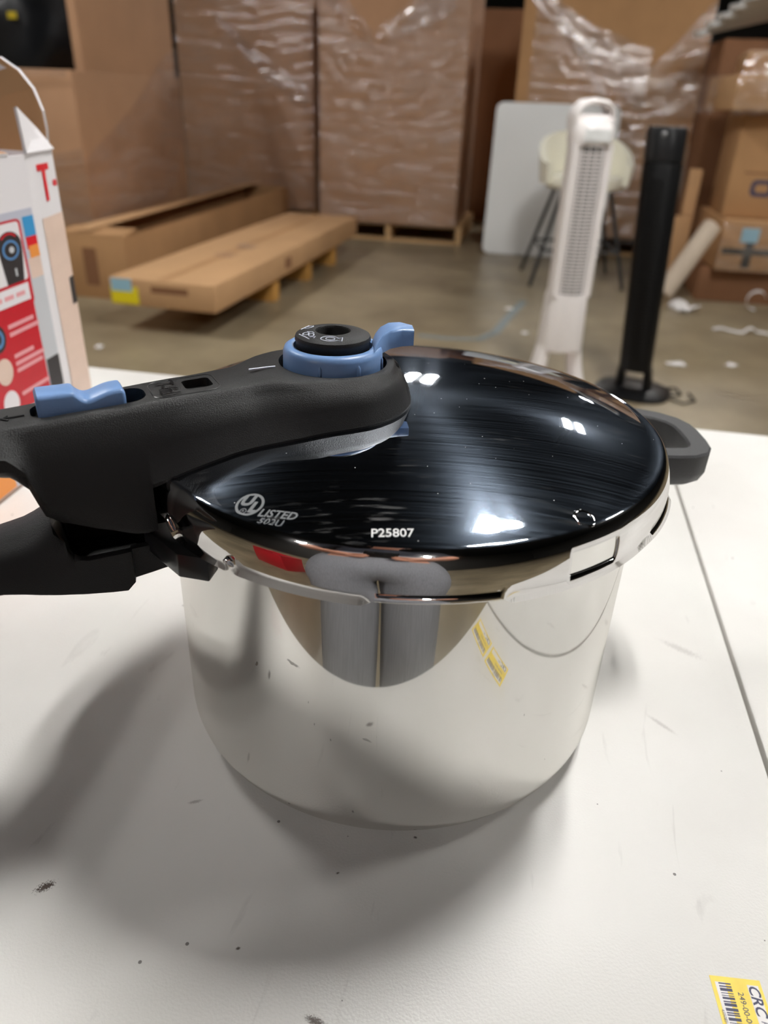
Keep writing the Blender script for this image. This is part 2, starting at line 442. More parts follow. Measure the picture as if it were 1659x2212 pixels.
M_POT = steel_mat('polished_steel_pot', (0.80, 0.79, 0.76, 1), 0.028, 0.16, 0.30, 0.5, (1, 1, 40),
                  marks=[(-0.042, -0.102, 0.098, 0.0032, 0.0012, 0.6), (-0.058, -0.0935, 0.090, 0.0008, 0.0022, 0.7), (-0.012, -0.109, 0.066, 0.0025, 0.0008, 0.35)])
M_LID = steel_mat('brushed_steel_lid', (0.60, 0.63, 0.68, 1), 0.022, 0.33, 0.034, 0.5, (1, 1, 1), dust=True)
M_RIM = steel_mat('mirror_steel_rim', (0.76, 0.75, 0.74, 1), 0.02, 0.15, 0.15, 0.3, (1, 1, 1))

def floor_mat():
    m, nt, p, out = new_mat('polished_concrete')
    L = nt.links.new
    tc = N(nt, 'ShaderNodeTexCoord')
    n1 = N(nt, 'ShaderNodeTexNoise'); n1.inputs['Scale'].default_value = 1.6; n1.inputs['Detail'].default_value = 9; n1.inputs['Roughness'].default_value = 0.65
    L(tc.outputs['Object'], n1.inputs['Vector'])
    r1 = N(nt, 'ShaderNodeValToRGB')
    r1.color_ramp.elements[0].position = 0.32; r1.color_ramp.elements[0].color = srgb(112, 100, 80)
    r1.color_ramp.elements[1].position = 0.68; r1.color_ramp.elements[1].color = srgb(156, 142, 116)
    L(n1.outputs[0], r1.inputs[0])
    L(r1.outputs[0], p.inputs['Base Color'])
    n2 = N(nt, 'ShaderNodeTexNoise'); n2.inputs['Scale'].default_value = 4; n2.inputs['Detail'].default_value = 6
    L(tc.outputs['Object'], n2.inputs['Vector'])
    mr = N(nt, 'ShaderNodeMapRange'); mr.inputs[3].default_value = 0.22; mr.inputs[4].default_value = 0.5
    L(n2.outputs[0], mr.inputs[0]); L(mr.outputs[0], p.inputs['Roughness'])
    p.inputs['Specular IOR Level'].default_value = 0.4
    return m
M_FLOOR = floor_mat()

def wrap_mat():
    m, nt, p, out = new_mat('stretch_wrap')
    L = nt.links.new
    nt.nodes.remove(p)
    tc = N(nt, 'ShaderNodeTexCoord')
    mp = N(nt, 'ShaderNodeMapping'); mp.inputs['Scale'].default_value = (0.7, 0.7, 3.2)
    L(tc.outputs['Object'], mp.inputs[0])
    nz = N(nt, 'ShaderNodeTexNoise'); nz.inputs['Scale'].default_value = 5; nz.inputs['Detail'].default_value = 6; nz.inputs['Distortion'].default_value = 0.8
    L(mp.outputs[0], nz.inputs['Vector'])
    b = N(nt, 'ShaderNodeBump'); b.inputs['Strength'].default_value = 0.5; b.inputs['Distance'].default_value = 0.03
    L(nz.outputs[0], b.inputs['Height'])
    g = N(nt, 'ShaderNodeBsdfAnisotropic'); g.inputs['Roughness'].default_value = 0.17; g.inputs['Color'].default_value = (1, 1, 1, 1)
    L(b.outputs[0], g.inputs['Normal'])
    d = N(nt, 'ShaderNodeBsdfDiffuse'); d.inputs[0].default_value = (0.85, 0.83, 0.83, 1)
    t = N(nt, 'ShaderNodeBsdfTransparent'); t.inputs[0].default_value = (0.98, 0.97, 0.97, 1)
    mr = N(nt, 'ShaderNodeMapRange'); mr.inputs[1].default_value = 0.42; mr.inputs[2].default_value = 0.78; mr.inputs[3].default_value = 0.015; mr.inputs[4].default_value = 0.17
    L(nz.outputs[0], mr.inputs[0])
    m1 = N(nt, 'ShaderNodeMixShader'); L(mr.outputs[0], m1.inputs[0]); L(t.outputs[0], m1.inputs[1]); L(d.outputs[0], m1.inputs[2])
    m2 = N(nt, 'ShaderNodeMixShader'); m2.inputs[0].default_value = 0.15
    L(m1.outputs[0], m2.inputs[1]); L(g.outputs[0], m2.inputs[2])
    L(m2.outputs[0], out.inputs[0])
    return m
M_WRAP = wrap_mat()

# ================================================================== SETTING
XA0, XA1, YB0, YB1, CEIL = -14.0, 16.0, -9.0, 32.0, 5.6
def wslab(name, a0, a1, b0, b1, z0, z1, m):
    o = boxp(name, (a0, a1, b0, b1, z0, z1), m, None)
    o.rotation_euler = (0, 0, WA)
    return tag(o, kind='structure')
wslab('floor', XA0, XA1, YB0, YB1, FLOOR-0.1, FLOOR, M_FLOOR)
wslab('ceiling', XA0, XA1, YB0, YB1, CEIL, CEIL+0.1, M_CEIL)
wslab('wall_back', XA0, XA1, YB1, YB1+0.1, FLOOR, CEIL, M_WALL)
wslab('wall_front', XA0, XA1, YB0-0.1, YB0, FLOOR, CEIL, M_WALL)
wslab('wall_left', XA0-0.1, XA0, YB0, YB1, FLOOR, CEIL, M_WALL)
wslab('wall_right', XA1, XA1+0.1, YB0, YB1, FLOOR, CEIL, M_WALL)

# ceiling fixtures: twin strip lights hung on two rods
def fixture(a, b, label, ln=1.15, z=4.0, k=1.0, m=None):
    t = thing('ceiling_light', label, 'ceiling light', W(a, b, z), WA, 'hanging twin-strip ceiling lights')
    ln *= k
    boxp('housing', (-0.33*k, 0.33*k, -ln/2-0.03, ln/2+0.03, 0.02, 0.08), M_FIXTURE, t, 0.01)
    for x in (-0.185*k, 0.185*k):
        boxp('light_strip', (x-0.075*k, x+0.075*k, -ln/2, ln/2, -0.005, 0.02), m or M_TUBE, t)
    for y in (-0.3, 0.3):
        part('hanging_rod', add_tube(bmesh.new(), [(0, y, 0.08), (0, y, CEIL-z)], 0.008, 6), M_FIXTURE, t)
fixture(0.70, 1.14, 'low-hung twin-strip light over the table beside the tower fans', z=2.85, k=0.72, m=M_TUBE1)
FIX = [
       (2.1, 9.2, 'twin-strip ceiling light hanging beyond the wrapped pallet loads on the right'),
       (-3.7, 2.2, 'twin-strip ceiling light hanging over the long cartons on the left'),
       (-1.6, 11.9, 'twin-strip ceiling light hanging far behind the middle pallet loads'),
       (4.6, 23.5, 'farthest twin-strip ceiling light near the back wall'),
       (4.9, 2.8, 'twin-strip ceiling light hanging over the jumbled cartons on the right'),
       (-3.4, -6.0, 'twin-strip ceiling light hanging behind the photographer on the left'),
       (2.4, -6.4, 'twin-strip ceiling light hanging behind the photographer on the right')]
for a, b, l in FIX: fixture(a, b, l)

# ================================================================== TABLES
def table(name, a0, a1, label):
    b0, b1 = -0.214, 0.458
    t = thing(name, label, 'table', W((a0+a1)/2, (b0+b1)/2, FLOOR), WA)
    h = -FLOOR
    ca, cb = (a0+a1)/2, (b0+b1)/2
    top = boxp('tabletop', (a0, a1, b0, b1, -0.028, 0.0), M_TABLE, t, 0.0018)
    top.location = (-ca, -cb, h)
    for sx in (0, 1):
        x = (a0+0.12 if sx == 0 else a1-0.12) - ca
        for sy in (0, 1):
            y = (b0+0.07 if sy == 0 else b1-0.07) - cb
            lg = part('leg', add_tube(bmesh.new(), [(x, y, 0), (x, y, h-0.028)], 0.016, 12), M_LEG, t, 40)
            part('foot_cap', add_lathe(bmesh.new(), [(0, 0), (0.02, 0), (0.02, 0.03), (0.0165, 0.034), (0.0165, 0.0345)], 12), M_BLACK2, lg, 40, loc=(x, y, 0))
        part('cross_bar', add_tube(bmesh.new(), [(x, b0+0.07-cb, 0.18), (x, b1-0.07-cb, 0.18)], 0.011, 10), M_LEG, t, 40)
    return t
table('folding_table', -1.22, 0.1995, 'white laminate folding table carrying the pressure cooker')
table('folding_table', 0.2015, 1.62, 'empty white laminate folding table pushed up on the right side of the cooker')

# ================================================================== PRESSURE COOKER
AZ = R(208.0)
pc = thing('pressure_cooker', 'polished steel pressure cooker with black handles and blue dial on white table', 'pressure cooker')
POTR = 0.110
# --- pot body
rb = 0.0185
prof = [(0, 0.0012), (0.075, 0.0012), (0.078, 0.0), (0.0895, 0.0)]
for k in range(1, 11):
    a = PI/2*k/10
    prof.append((POTR-rb+rb*math.sin(a), rb-rb*math.cos(a)))
prof += [(POTR, 0.05), (POTR, 0.10), (POTR, 0.135), (POTR, 0.150), (POTR-0.0012, 0.150), (POTR-0.0012, 0.02), (0.08, 0.004), (0, 0.004)]
pot = part('pot_body', add_lathe(bmesh.new(), prof, 160), M_POT, pc, 50)

# --- lid
DR0, DZ0, DZT = 0.1150, 0.1632, 0.1774
def dome(r): return DZ0 + (DZT-DZ0)*(1-(r/DR0)**3)
def skirt_z(az):   # lower edge of the skirt by world azimuth (deg, -180..180)
    def st(x, a, b): t = max(0, min(1, (x-a)/(b-a))); return t*t*(3-2*t)
    z = 0.1408
    z += 0.0042*(st(az, -97.5, -94.5) - st(az, -74.5, -71.5))
    z += 0.0068*(st(az, -122.6, -121.9) - st(az, -121.2, -120.4))
    z += 0.004*(st(az, -40, -36) - st(az, -20, -10))
    # raised where handle brackets sit
    d = (az - (-152) + 180) % 360 - 180
    z += 0.010*(1-st(abs(d), 13, 18))
    for c in (60, 120): z += 0.004*(st(az, c-12, c-9)-st(az, c+9, c+12))
    return z
bm = bmesh.new()
NA = 720
LR = 0.1213
rows = []
slot_z0, slot_z1 = 0.1466, 0.1556
for j in range(3): rows.append(('s', j/2.0))
for k in range(1, 9): rows.append(('k', k/8.0))
for k in range(0, 25): rows.append(('d', k/24.0))
grid = []
for kind, t in rows:
    ring = []
    for i in range(NA):
        azd = -180+360*i/NA
        a = R(azd)
        if kind == 's':
            zs = skirt_z(azd)
            if t == 0: z, r = zs, 0.1211 + 0.0022*max(0, min(1, (zs-0.1408)/0.004))
            else:
                z = [0, max(slot_z0, zs+0.0008), max(0.1490, zs+0.0016)][round(t*2)]
                r = 0.1207 + (LR-0.1207)*(z-0.14)/0.0090
        elif kind == 'k':
            al = PI/2*0.88*t
            r = LR - 0.0064*(1-math.cos(al)); z = max(0.1490, skirt_z(azd)+0.0016); z += (0.16335-z)*math.sin(al)/math.sin(PI/2*0.88)
        else:
            r = DR0*(1-t); z = dome(r)
        if kind == 'd' and t == 1: ring = None; break
        ring.append(bm.verts.new((r*math.cos(a), r*math.sin(a), z)))
    if ring is None:
        ring = [bm.verts.new((0, 0, DZT))]
    grid.append(ring)
rimfaces = []
for j in range(len(grid)-1):
    A, B = grid[j], grid[j+1]
    for i in range(NA):
        azd = -180+360*(i+0.5)/NA
        i2 = (i+1) % NA
        if j in (1, 2, 3, 4) and (-61.0 < azd < -49.6): continue
        if len(B) == 1: f = bm.faces.new((A[i], A[i2], B[0]))
        else: f = bm.faces.new((A[i], A[i2], B[i2], B[i]))
        if j < 9: f.material_index = 1
lid_me = finish(bm, 'lid', 50)
lid_me.materials.append(M_LID); lid_me.materials.append(M_RIM)
lid = link('lid', lid_me, None, pc)
sm = lid.modifiers.new('thickness', 'SOLIDIFY'); sm.thickness = 0.0013; sm.offset = -1
# inner flange that closes the slot region behind the skirt stays the pot wall itself
def on_dome(x, y, off=0.00012):
    r = math.hypot(x, y)
    return Vector((x, y, dome(min(r, DR0)) + off))
def etched(name, bm, cx, cy, rot, m, label=None, off=0.00012):
    c, s = math.cos(rot), math.sin(rot)
    bmesh.ops.subdivide_edges(bm, edges=[e for e in bm.edges if e.calc_length() > 0.004], cuts=2)
    for v in bm.verts:
        x, y = v.co.x, v.co.y
        v.co = on_dome(cx + c*x - s*y, cy + s*x + c*y, off)
    o = part(name, bm, m, lid)
    if label: o['label'] = label
    return o
etched('etched_number', text_bm('P25807', 0.0049, 0, 0.00006), -0.0052, -0.1107, R(2), M_ETCHW, 'white number P25807')
etched('etched_listing', text_bm('LISTED', 0.0047, 0.25, 0.0001), -0.0457, -0.1010, R(-14), M_ETCH)
etched('etched_listing', text_bm('502U', 0.0042, 0.2), -0.0478, -0.1044, R(-14), M_ETCH, None, 0.0002)
etched('etched_emblem', text_bm('U', 0.0066, 0.2, 0.00035), -0.0577, -0.0928, R(-14), M_ETCH)
etched('etched_emblem', text_bm('L', 0.0066, 0.2, 0.00035), -0.0549, -0.0965, R(-14), M_ETCH)
etched('etched_emblem', text_bm('R', 0.0018), -0.0584, -0.0975, R(-14), M_ETCH)
def ring_bm(r0, r1, n=48):
    bm = bmesh.new()
    a = [bm.verts.new((r0*math.cos(2*PI*k/n), r0*math.sin(2*PI*k/n), 0)) for k in range(n)]
    b = [bm.verts.new((r1*math.cos(2*PI*k/n), r1*math.sin(2*PI*k/n), 0)) for k in range(n)]
    for k in range(n): bm.faces.new((a[k], b[k], b[(k+1)%n], a[(k+1)%n]))
    return bm
etched('etched_ring', ring_bm(0.0043, 0.0053), -0.0564, -0.0947, 0, M_ETCH, 'etched circle emblem')
etched('etched_ring', ring_bm(0.0010, 0.00125, 24), -0.0584, -0.0975, 0, M_ETCH)
# vent rivet near the rim
rv = Vector((0.0640, -0.0935, 0)); rr = rv.length
rz = dome(rr)
nrm = Vector((3*(DZT-DZ0)*rv.x*rr/DR0**3, 3*(DZT-DZ0)*rv.y*rr/DR0**3, 1)).normalized()
riv = part('vent_rivet', add_lathe(bmesh.new(), [(0.0046, -0.0006), (0.0044, 0.0001), (0.0040, 0.0004), (0.0034, 0.0003), (0.0030, -0.0002), (0.0026, -0.0004), (0, -0.00035)], 32), M_RIM, lid, 80, loc=Vector((rv.x, rv.y, rz)))
riv.rotation_euler = nrm.to_track_quat('Z', 'Y').to_euler()

# --- frame of the long handle: s outward along the handle, t to the side facing the camera
UH = Vector((math.cos(AZ), math.sin(AZ), 0)); VH = Vector((-math.sin(AZ), math.cos(AZ), 0))
def H(s, t, z): return UH*s + VH*t + Vector((0, 0, z))
def lerp_tab(x, tab):
    if x <= tab[0][0]: return tab[0][1]
    for (x0, y0), (x1, y1) in zip(tab, tab[1:]):
        if x <= x1:
            k = (x-x0)/(x1-x0); k = k*k*(3-2*k)*0.5 + k*0.5
            return y0+(y1-y0)*k
    return tab[-1][1]
DS = 0.0370     # dial centre along s
CB, CT = 0.0345, 0.0275
ZT_TAB = [(0.0, 0.1942), (0.066, 0.1946), (0.083, 0.1925), (0.10, 0.1917), (0.14, 0.1895), (0.17, 0.1878), (0.27, 0.1850)]
def wbot(s):
    if s < DS: return math.sqrt(max(1e-8, CB*CB-(DS-s)**2))
    return lerp_tab(s, [(DS, CB), (0.06, 0.0315), (0.09, 0.0255), (0.12, 0.0225), (0.16, 0.0205), (0.20, 0.0175), (0.27, 0.0150)])
def wtop(s):
    if s < DS: return math.sqrt(max(1e-8, CT*CT-(DS-s)**2)) if s > DS-CT else 0.0
    return lerp_tab(s, [(DS, CT), (0.055, 0.0250), (0.078, 0.0150), (0.10, 0.0138), (0.17, 0.0125), (0.27, 0.011)])
def zbot(s, t):
    base = dome(min(0.1145, math.hypot(s, t))) - 0.0008
    if s < 0.1218: return base if math.hypot(s, t) < 0.1145 else lerp_tab(s, [(0.112, base), (0.1218, 0.1600)])
    return lerp_tab(s, [(0.1218, 0.1432), (0.130, 0.1425), (0.141, 0.1445), (0.155, 0.1475), (0.1600, 0.1510), (0.1640, 0.1640), (0.1690, 0.1690), (0.176, 0.1705), (0.20, 0.1700), (0.27, 0.1660)])
def section(s):
    wb, wt, zt = wbot(s), wtop(s), lerp_tab(s, ZT_TAB)
    if s < DS-CT+0.0005:      # nose of the cap: the top is lower than the platform
        k = max(0.0, (s-(DS-CB))/(CB-CT+0.0005)); zt = 0.1745 + (0.1950-0.1745)*math.sqrt(k)*0.92 + 0.0004
        zt = min(zt, 0.1947)
        wt = max(0.0, wb*0.45)
    cham = 0.0 if s < 0.126 else min(1.0, (s-0.126)/0.03)
    pts = []
    zb = zbot(s, wb)
    flr = 0.0 if s < 0.1218 else 0.0032*(1-cham)
    zbc = zbot(s, 0) if s < 0.1218 else zb
    zr = min(zb, zt-0.001) if s < 0.10 else lerp_tab(s, [(0.10, zb if s < 0.1001 else 0.1660), (0.122, 0.160), (0.16, 0.1600), (0.17, 0.173), (0.27, 0.170)])
    zr = max(zr, zb+0.0005) if s >= 0.1218 else zr
    hgt = max(zt - zr, 0.001)
    half = [(0.0, zbc), (wb*(0.8-0.25*cham), zb if s >= 0.1218 else zbot(s, wb*0.8)),
            (wb+flr-0.0006*(1-cham) - 0.0035*cham, zb + 0.0003 + 0.0028*cham), (wb+flr, zb + min(0.002+0.0085*cham, hgt*0.4)), (wb*0.99+wt*0.01, max(zr+0.002, zb+0.0021+0.0086*cham)),
            (wb*0.62+wt*0.38+0.0008, zr+hgt*0.52), (wb*0.18+wt*0.82+0.0008, zr+hgt*0.80),
            (wt+0.0002, zt-min(0.0026, hgt*0.15)), (max(wt-0.0010, wt*0.5), zt-min(0.0008, hgt*0.05)), (max(wt-0.0032, wt*0.4), zt), (0.0, zt)]
    for t, z in half: pts.append(H(s, t, z))
    for t, z in half[-2:0:-1]: pts.append(H(s, -t, z))
    return pts
S = []
for k in range(0, 26): S.append(DS-CB+0.0002 + (CB)*(1-math.cos(PI/2*k/25)))
s = DS+0.0022
while s < 0.1216: S.append(s); s += 0.0022
S += [0.1216, 0.1220]
s = 0.124
while s < 0.18: S.append(s); s += 0.0018
while s < 0.265: S.append(s); s += 0.004
S += [0.2665, 0.2675]
secs = [section(s) for s in S]
for q, f in ((-1, 0.70), (-2, 0.90)):
    c = sum(secs[q], Vector((0, 0, 0)))/len(secs[q])
    secs[q] = [c+(p-c)*f for p in secs[q]]
handle = part('lid_handle', add_loft(bmesh.new(), secs), M_BLACK, pc, 38)
# cut-outs: dial well, slide slot, window
def hprism(pts, z0, z1, bev=0.0):
    bm = bmesh.new()
    lo = [bm.verts.new(H(p[0], p[1], z0)) for p in pts]; hi = [bm.verts.new(H(p[0], p[1], z1)) for p in pts]
    n = len(pts)
    bm.faces.new(lo[::-1]); top = bm.faces.new(hi)
    for i in range(n): bm.faces.new((lo[i], lo[(i+1)%n], hi[(i+1)%n], hi[i]))
    bmesh.ops.recalc_face_normals(bm, faces=bm.faces)
    if bev: bmesh.ops.bevel(bm, geom=list(top.edges), offset=bev, segments=3, affect='EDGES', profile=0.5)
    return bm
def circ(s, t, r, n=48): return [(s+r*math.cos(2*PI*k/n), t+r*math.sin(2*PI*k/n)) for k in range(n)]
def rrect(s0, s1, t0, t1, r, n=5):
    out = []
    for cx, cy, a0 in ((s1-r, t1-r, 0), (s0+r, t1-r, PI/2), (s0+r, t0+r, PI), (s1-r, t0+r, 1.5*PI)):
        for k in range(n+1):
            a = a0+PI/2*k/n; out.append((cx+r*math.cos(a), cy+r*math.sin(a)))
    return out
def cutter(pts, z0, z1):
    o = part('cutter', hprism(pts, z0, z1), None); return o
cut(handle, [cutter(circ(DS, 0, 0.0232), 0.1875, 0.22)])
cut(handle, [cutter(rrect(0.1165, 0.158, -0.0078, 0.0078, 0.0062), 0.1850, 0.22)])
cut(handle, [cutter(rrect(0.0905, 0.1015, -0.0052, 0.0052, 0.002), 0.1885, 0.22)])
cut(handle, [cutter(rrect(0.0925, 0.0985, -0.0012, 0.0042, 0.001), 0.181, 0.22)])
if not handle.data.materials: handle.data.materials.append(M_BLACK)
# black strip standing in for the shade in the slit under the handle
gap_outline = []
for k in range(40):
    a = PI*0.5 + PI*k/39
    gap_outline.append((DS+(CB-0.0012)*math.cos(a), (CB-0.0012)*math.sin(a)))
for s in (0.05, 0.07, 0.09, 0.11, 0.119): gap_outline.append((s, -(wbot(s)-0.0012)))
for s in (0.119, 0.11, 0.09, 0.07, 0.05): gap_outline.append((s, wbot(s)-0.0012))
bm = bmesh.new()
lo = [bm.verts.new(H(p[0], p[1], dome(min(0.1145, math.hypot(*p)))+0.0001)) for p in gap_outline]
hi = [bm.verts.new(H(p[0], p[1], dome(min(0.1145, math.hypot(*p)))+0.0018)) for p in gap_outline]
for i in range(len(gap_outline)): bm.faces.new((lo[i], lo[(i+1)%len(gap_outline)], hi[(i+1)%len(gap_outline)], hi[i]))
part('handle_gap_strip', bm, M_BLACK2, handle)
# logo pad outline and letters
bm = bmesh.new()
pad = rrect(0.0885, 0.1145, -0.0085, 0.0100, 0.004)
add_tube(bm, [H(p[0], p[1], lerp_tab(p[0], ZT_TAB)+0.00002) for p in pad], 0.00022, 5, closed=True)
part('logo_outline', bm, M_BLACK2, handle, 60)
bm = text_bm('T-fal', 0.0104, 0, 0.0001)
for v in bm.verts:
    x, y = v.co.x, v.co.y
    s_ = 0.1085 - y; v.co = H(s_, x*0.86+0.0008, lerp_tab(s_, ZT_TAB)+0.0006)
part('embossed_logo', bm, M_BLACK2, handle)
# white index line
bm = hprism(rrect(0.0630, 0.0745, -0.0005, 0.0005, 0.0004, 2), 0.1945, 0.19512)
part('index_mark', bm, M_WHITEINK, handle)
# small moulded arrow beyond the slide
bm = bmesh.new()
add_tube(bm, [H(0.160, 0.002, 0.1886), H(0.168, 0.002, 0.1882)], 0.0003, 5); add_tube(bm, [H(0.1655, 0.0042, 0.1883), H(0.168, 0.002, 0.1882), H(0.1655, -0.0002, 0.1883)], 0.0003, 5)
part('moulded_arrow', bm, M_BLACK2, handle)
# slide button with a thumb scoop
secs = []
for k in range(0, 41):
    s = 0.1245 + (0.1555-0.1245)*k/40
    e = min(1.0, min(k, 40-k)/1.5); e = math.sqrt(1-(1-e)**2)
    z1 = 0.1963
    if s < 0.1425:                  # scoop
        q = (s-0.1245)/(0.1425-0.1245)
        z1 -= 0.0032*math.sin(PI*min(1, q**2.4)) + 0.0010*(1-q)
    w = 0.0066*(0.93+0.07*e)
    z0 = 0.1852
    zz = z0+(z1-z0)*(0.88+0.12*e)
    h = [(-w*0.98, z0), (w*0.98, z0), (w, zz-0.0016), (w-0.0005, zz-0.0005), (w-0.0017, zz), (-w+0.0017, zz), (-w+0.0005, zz-0.0005), (-w, zz-0.0016)]
    secs.append([H(s, t, z) for t, z in h])
b_ = part('slide_button', add_loft(bmesh.new(), secs), M_BLUE, handle, 45); b_['label'] = 'blue slide release button'

# --- dial
dial = part('selector_dial', add_lathe(bmesh.new(), [(0.0120, 0.1876), (0.0212, 0.1876), (0.0214, 0.1900), (0.0212, 0.1990), (0.0205, 0.2008), (0.0192, 0.2016), (0.0176, 0.2018), (0.0167, 0.2014), (0.0165, 0.1990), (0.0120, 0.1990)], 96, closed=True), M_BLUE, pc, 45, loc=H(DS, 0, 0))
dial['label'] = 'blue pressure selector dial with curved lever'
# lever: a curved fin growing out of the ring
top_near = [(0.0255, 0.0165), (0.0215, 0.0120), (0.0170, 0.0072), (0.0120, 0.0050), (0.0060, 0.0050), (0.0012, 0.0064)]
top_far = [(0.0195, 0.0020), (0.0155, -0.0030), (0.0110, -0.0070), (0.0062, -0.0086), (0.0012, -0.0072), (-0.0022, -0.0020)]
lo_z = [0.1955, 0.1965, 0.1975, 0.1983, 0.1988, 0.1990]
hi_z = [0.2020, 0.2036, 0.2050, 0.2060, 0.2062, 0.2058]
secs = []
for (n_, f_, a, b) in zip(top_near, top_far, lo_z, hi_z):
    n2, f2 = Vector(n_), Vector(f_)
    d = (f2-n2).normalized()*0.0008
    secs.append([H(n_[0], n_[1], a), H(n_[0], n_[1], b-0.0009), H(n_[0]+d.x, n_[1]+d.y, b), H(f_[0]-d.x, f_[1]-d.y, b), H(f_[0], f_[1], b-0.0009), H(f_[0], f_[1], a)])
o = part('dial_lever', add_loft(bmesh.new(), secs), M_BLUE, dial, 50); o.location = -H(DS, 0, 0)
# raised grip ribs on the ring
for ang in (52, 96, 140, -60, -120, 180):
    a = R(ang)
    p0 = Vector((0.02125*math.cos(AZ+a), 0.02125*math.sin(AZ+a), 0))
    part('grip_rib', add_tube(bmesh.new(), [p0+Vector((0, 0, 0.1915)), p0+Vector((0, 0, 0.192)), p0+Vector((0, 0, 0.1972)), p0*0.99+Vector((0, 0, 0.1983))], [0.0002, 0.00085, 0.0008, 0.0002], 8), M_BLUE, dial, 60)
knob = part('dial_knob', add_lathe(bmesh.new(), [(0.0070, 0.1950), (0.0070, 0.2068), (0.0075, 0.2076), (0.0084, 0.2078), (0.0140, 0.2066), (0.0157, 0.2058), (0.0161, 0.2048), (0.0161, 0.2040), (0.0156, 0.2032), (0.0156, 0.1995), (0.0140, 0.1995), (0.0140, 0.1950)], 72, closed=True), M_BLACK, dial, 35)
part('knob_floor', add_lathe(bmesh.new(), [(0, 0.1965), (0.0071, 0.1965), (0.0071, 0.1955), (0, 0.1955)], 32), M_BLACK2, knob)
def kz(r): return 0.2078 - (r-0.0084)*0.0012/0.0056 + 0.00008
def icon(lines, cs, ct, rot, k=1.0):
    bm = bmesh.new()
    c_, s_ = math.cos(rot), math.sin(rot)
    for ln in lines:
        pts = []
        for x, y in ln:
            x, y = x*k, y*k
            ss, tt = cs+c_*x-s_*y, ct+s_*x+c_*y
            r_ = math.hypot(ss-DS, tt)
            pts.append(H(ss, tt, kz(min(0.0155, max(0.0075, r_)))))
        add_tube(bm, pts, 0.00024, 5)
    o = part('dial_icon', bm, M_WHITEINK, knob); o.location = -H(DS, 0, 0)
def arc(cx, cy, rx, ry, a0, a1, n=10): return [(cx+rx*math.cos(R(a0+(a1-a0)*k/n)), cy+ry*math.sin(R(a0+(a1-a0)*k/n))) for k in range(n+1)]
fish = [arc(0, 0, 0.0034, 0.0019, 20, 330, 18), [(0.003, 0.0007), (0.0046, 0.0017), (0.0046, -0.0012), (0.003, -0.0009)], arc(0.0002, 0, 0.0017, 0.0010, 0, 360, 12)]
veg = [[(-0.004, -0.002), (-0.001, -0.0021), (0.0036, -0.0019)], arc(-0.002, -0.0002, 0.0013, 0.0012, 0, 360, 10), arc(0.0010, 0.0004, 0.0012, 0.0010, 0, 360, 10), [(0.0022, -0.001), (0.0034, 0.0008), (0.004, -0.0004)], [(-0.0034, 0.0012), (-0.0014, 0.0022), (0.0006, 0.0020)]]
rr_ = 0.0116
for ang, ic in ((60, fish), (8, veg), (-52, [arc(0, 0, 0.0022, 0.0016, 0, 360, 12), [(-0.003, -0.0018), (0.003, -0.0018)]])):
    a = R(ang)
    icon(ic, DS+rr_*math.cos(a), rr_*math.sin(a), a-PI/2+PI, 1.1)

# --- lower (pot) handle
lh = []
def lsec(s):
    top = lerp_tab(s, [(0.1135, 0.1345), (0.150, 0.1350), (0.1535, 0.1372), (0.1555, 0.1430), (0.1590, 0.1480), (0.164, 0.1455), (0.170, 0.1430), (0.180, 0.1410), (0.21, 0.1400), (0.265, 0.1420)])
    bot = lerp_tab(s, [(0.1135, 0.1215), (0.1325, 0.1195), (0.1335, 0.1150), (0.160, 0.1195), (0.181, 0.1245), (0.265, 0.1300)])
    w = lerp_tab(s, [(0.1135, 0.0205), (0.152, 0.0215), (0.165, 0.0195), (0.18, 0.0185), (0.22, 0.0165), (0.265, 0.0150)])
    if s < 0.1325: w -= 0.0018
    rn = 0.0 if s < 0.152 else min(1.0, (s-0.152)/0.006)
    h = top-bot
    half = [(0, bot), (w*0.92, bot), (w, bot+0.0012), (w, bot+h*(0.75-0.45*rn))]
    flat = [(w, top-h*0.05), (w-0.0006, top-0.0004), (w*0.9, top), (w*0.85, top-0.0135), (w*0.4, top-0.0135), (0, top-0.0135)]
    for (ft, fz), th_ in zip(flat, (18, 36, 52, 66, 79, 90)):
        et, ez = w*math.cos(R(th_))**0.85 if th_ < 90 else 0.0, bot+h*(0.30+0.70*math.sin(R(th_))**0.9)
        half.append((ft+(et-ft)*rn, fz+(ez-fz)*rn))
    return [H(s, t, z) for t, z in half] + [H(s, -t, z) for t, z in half[-2:0:-1]]
SS = [0.1125, 0.118, 0.125, 0.1322, 0.1328, 0.136, 0.142, 0.1485, 0.1515, 0.1525, 0.1535, 0.1545, 0.1555, 0.157, 0.159, 0.161, 0.164, 0.168, 0.173, 0.18, 0.19, 0.20, 0.215, 0.23, 0.245, 0.258, 0.264, 0.2655]
secs = [lsec(s) for s in SS]
c = sum(secs[-1], Vector((0, 0, 0)))/len(secs[-1]); secs[-1] = [c+(p-c)*0.75 for p in secs[-1]]
lowh = part('pot_handle', add_loft(bmesh.new(), secs), M_BLACK, pc, 38)
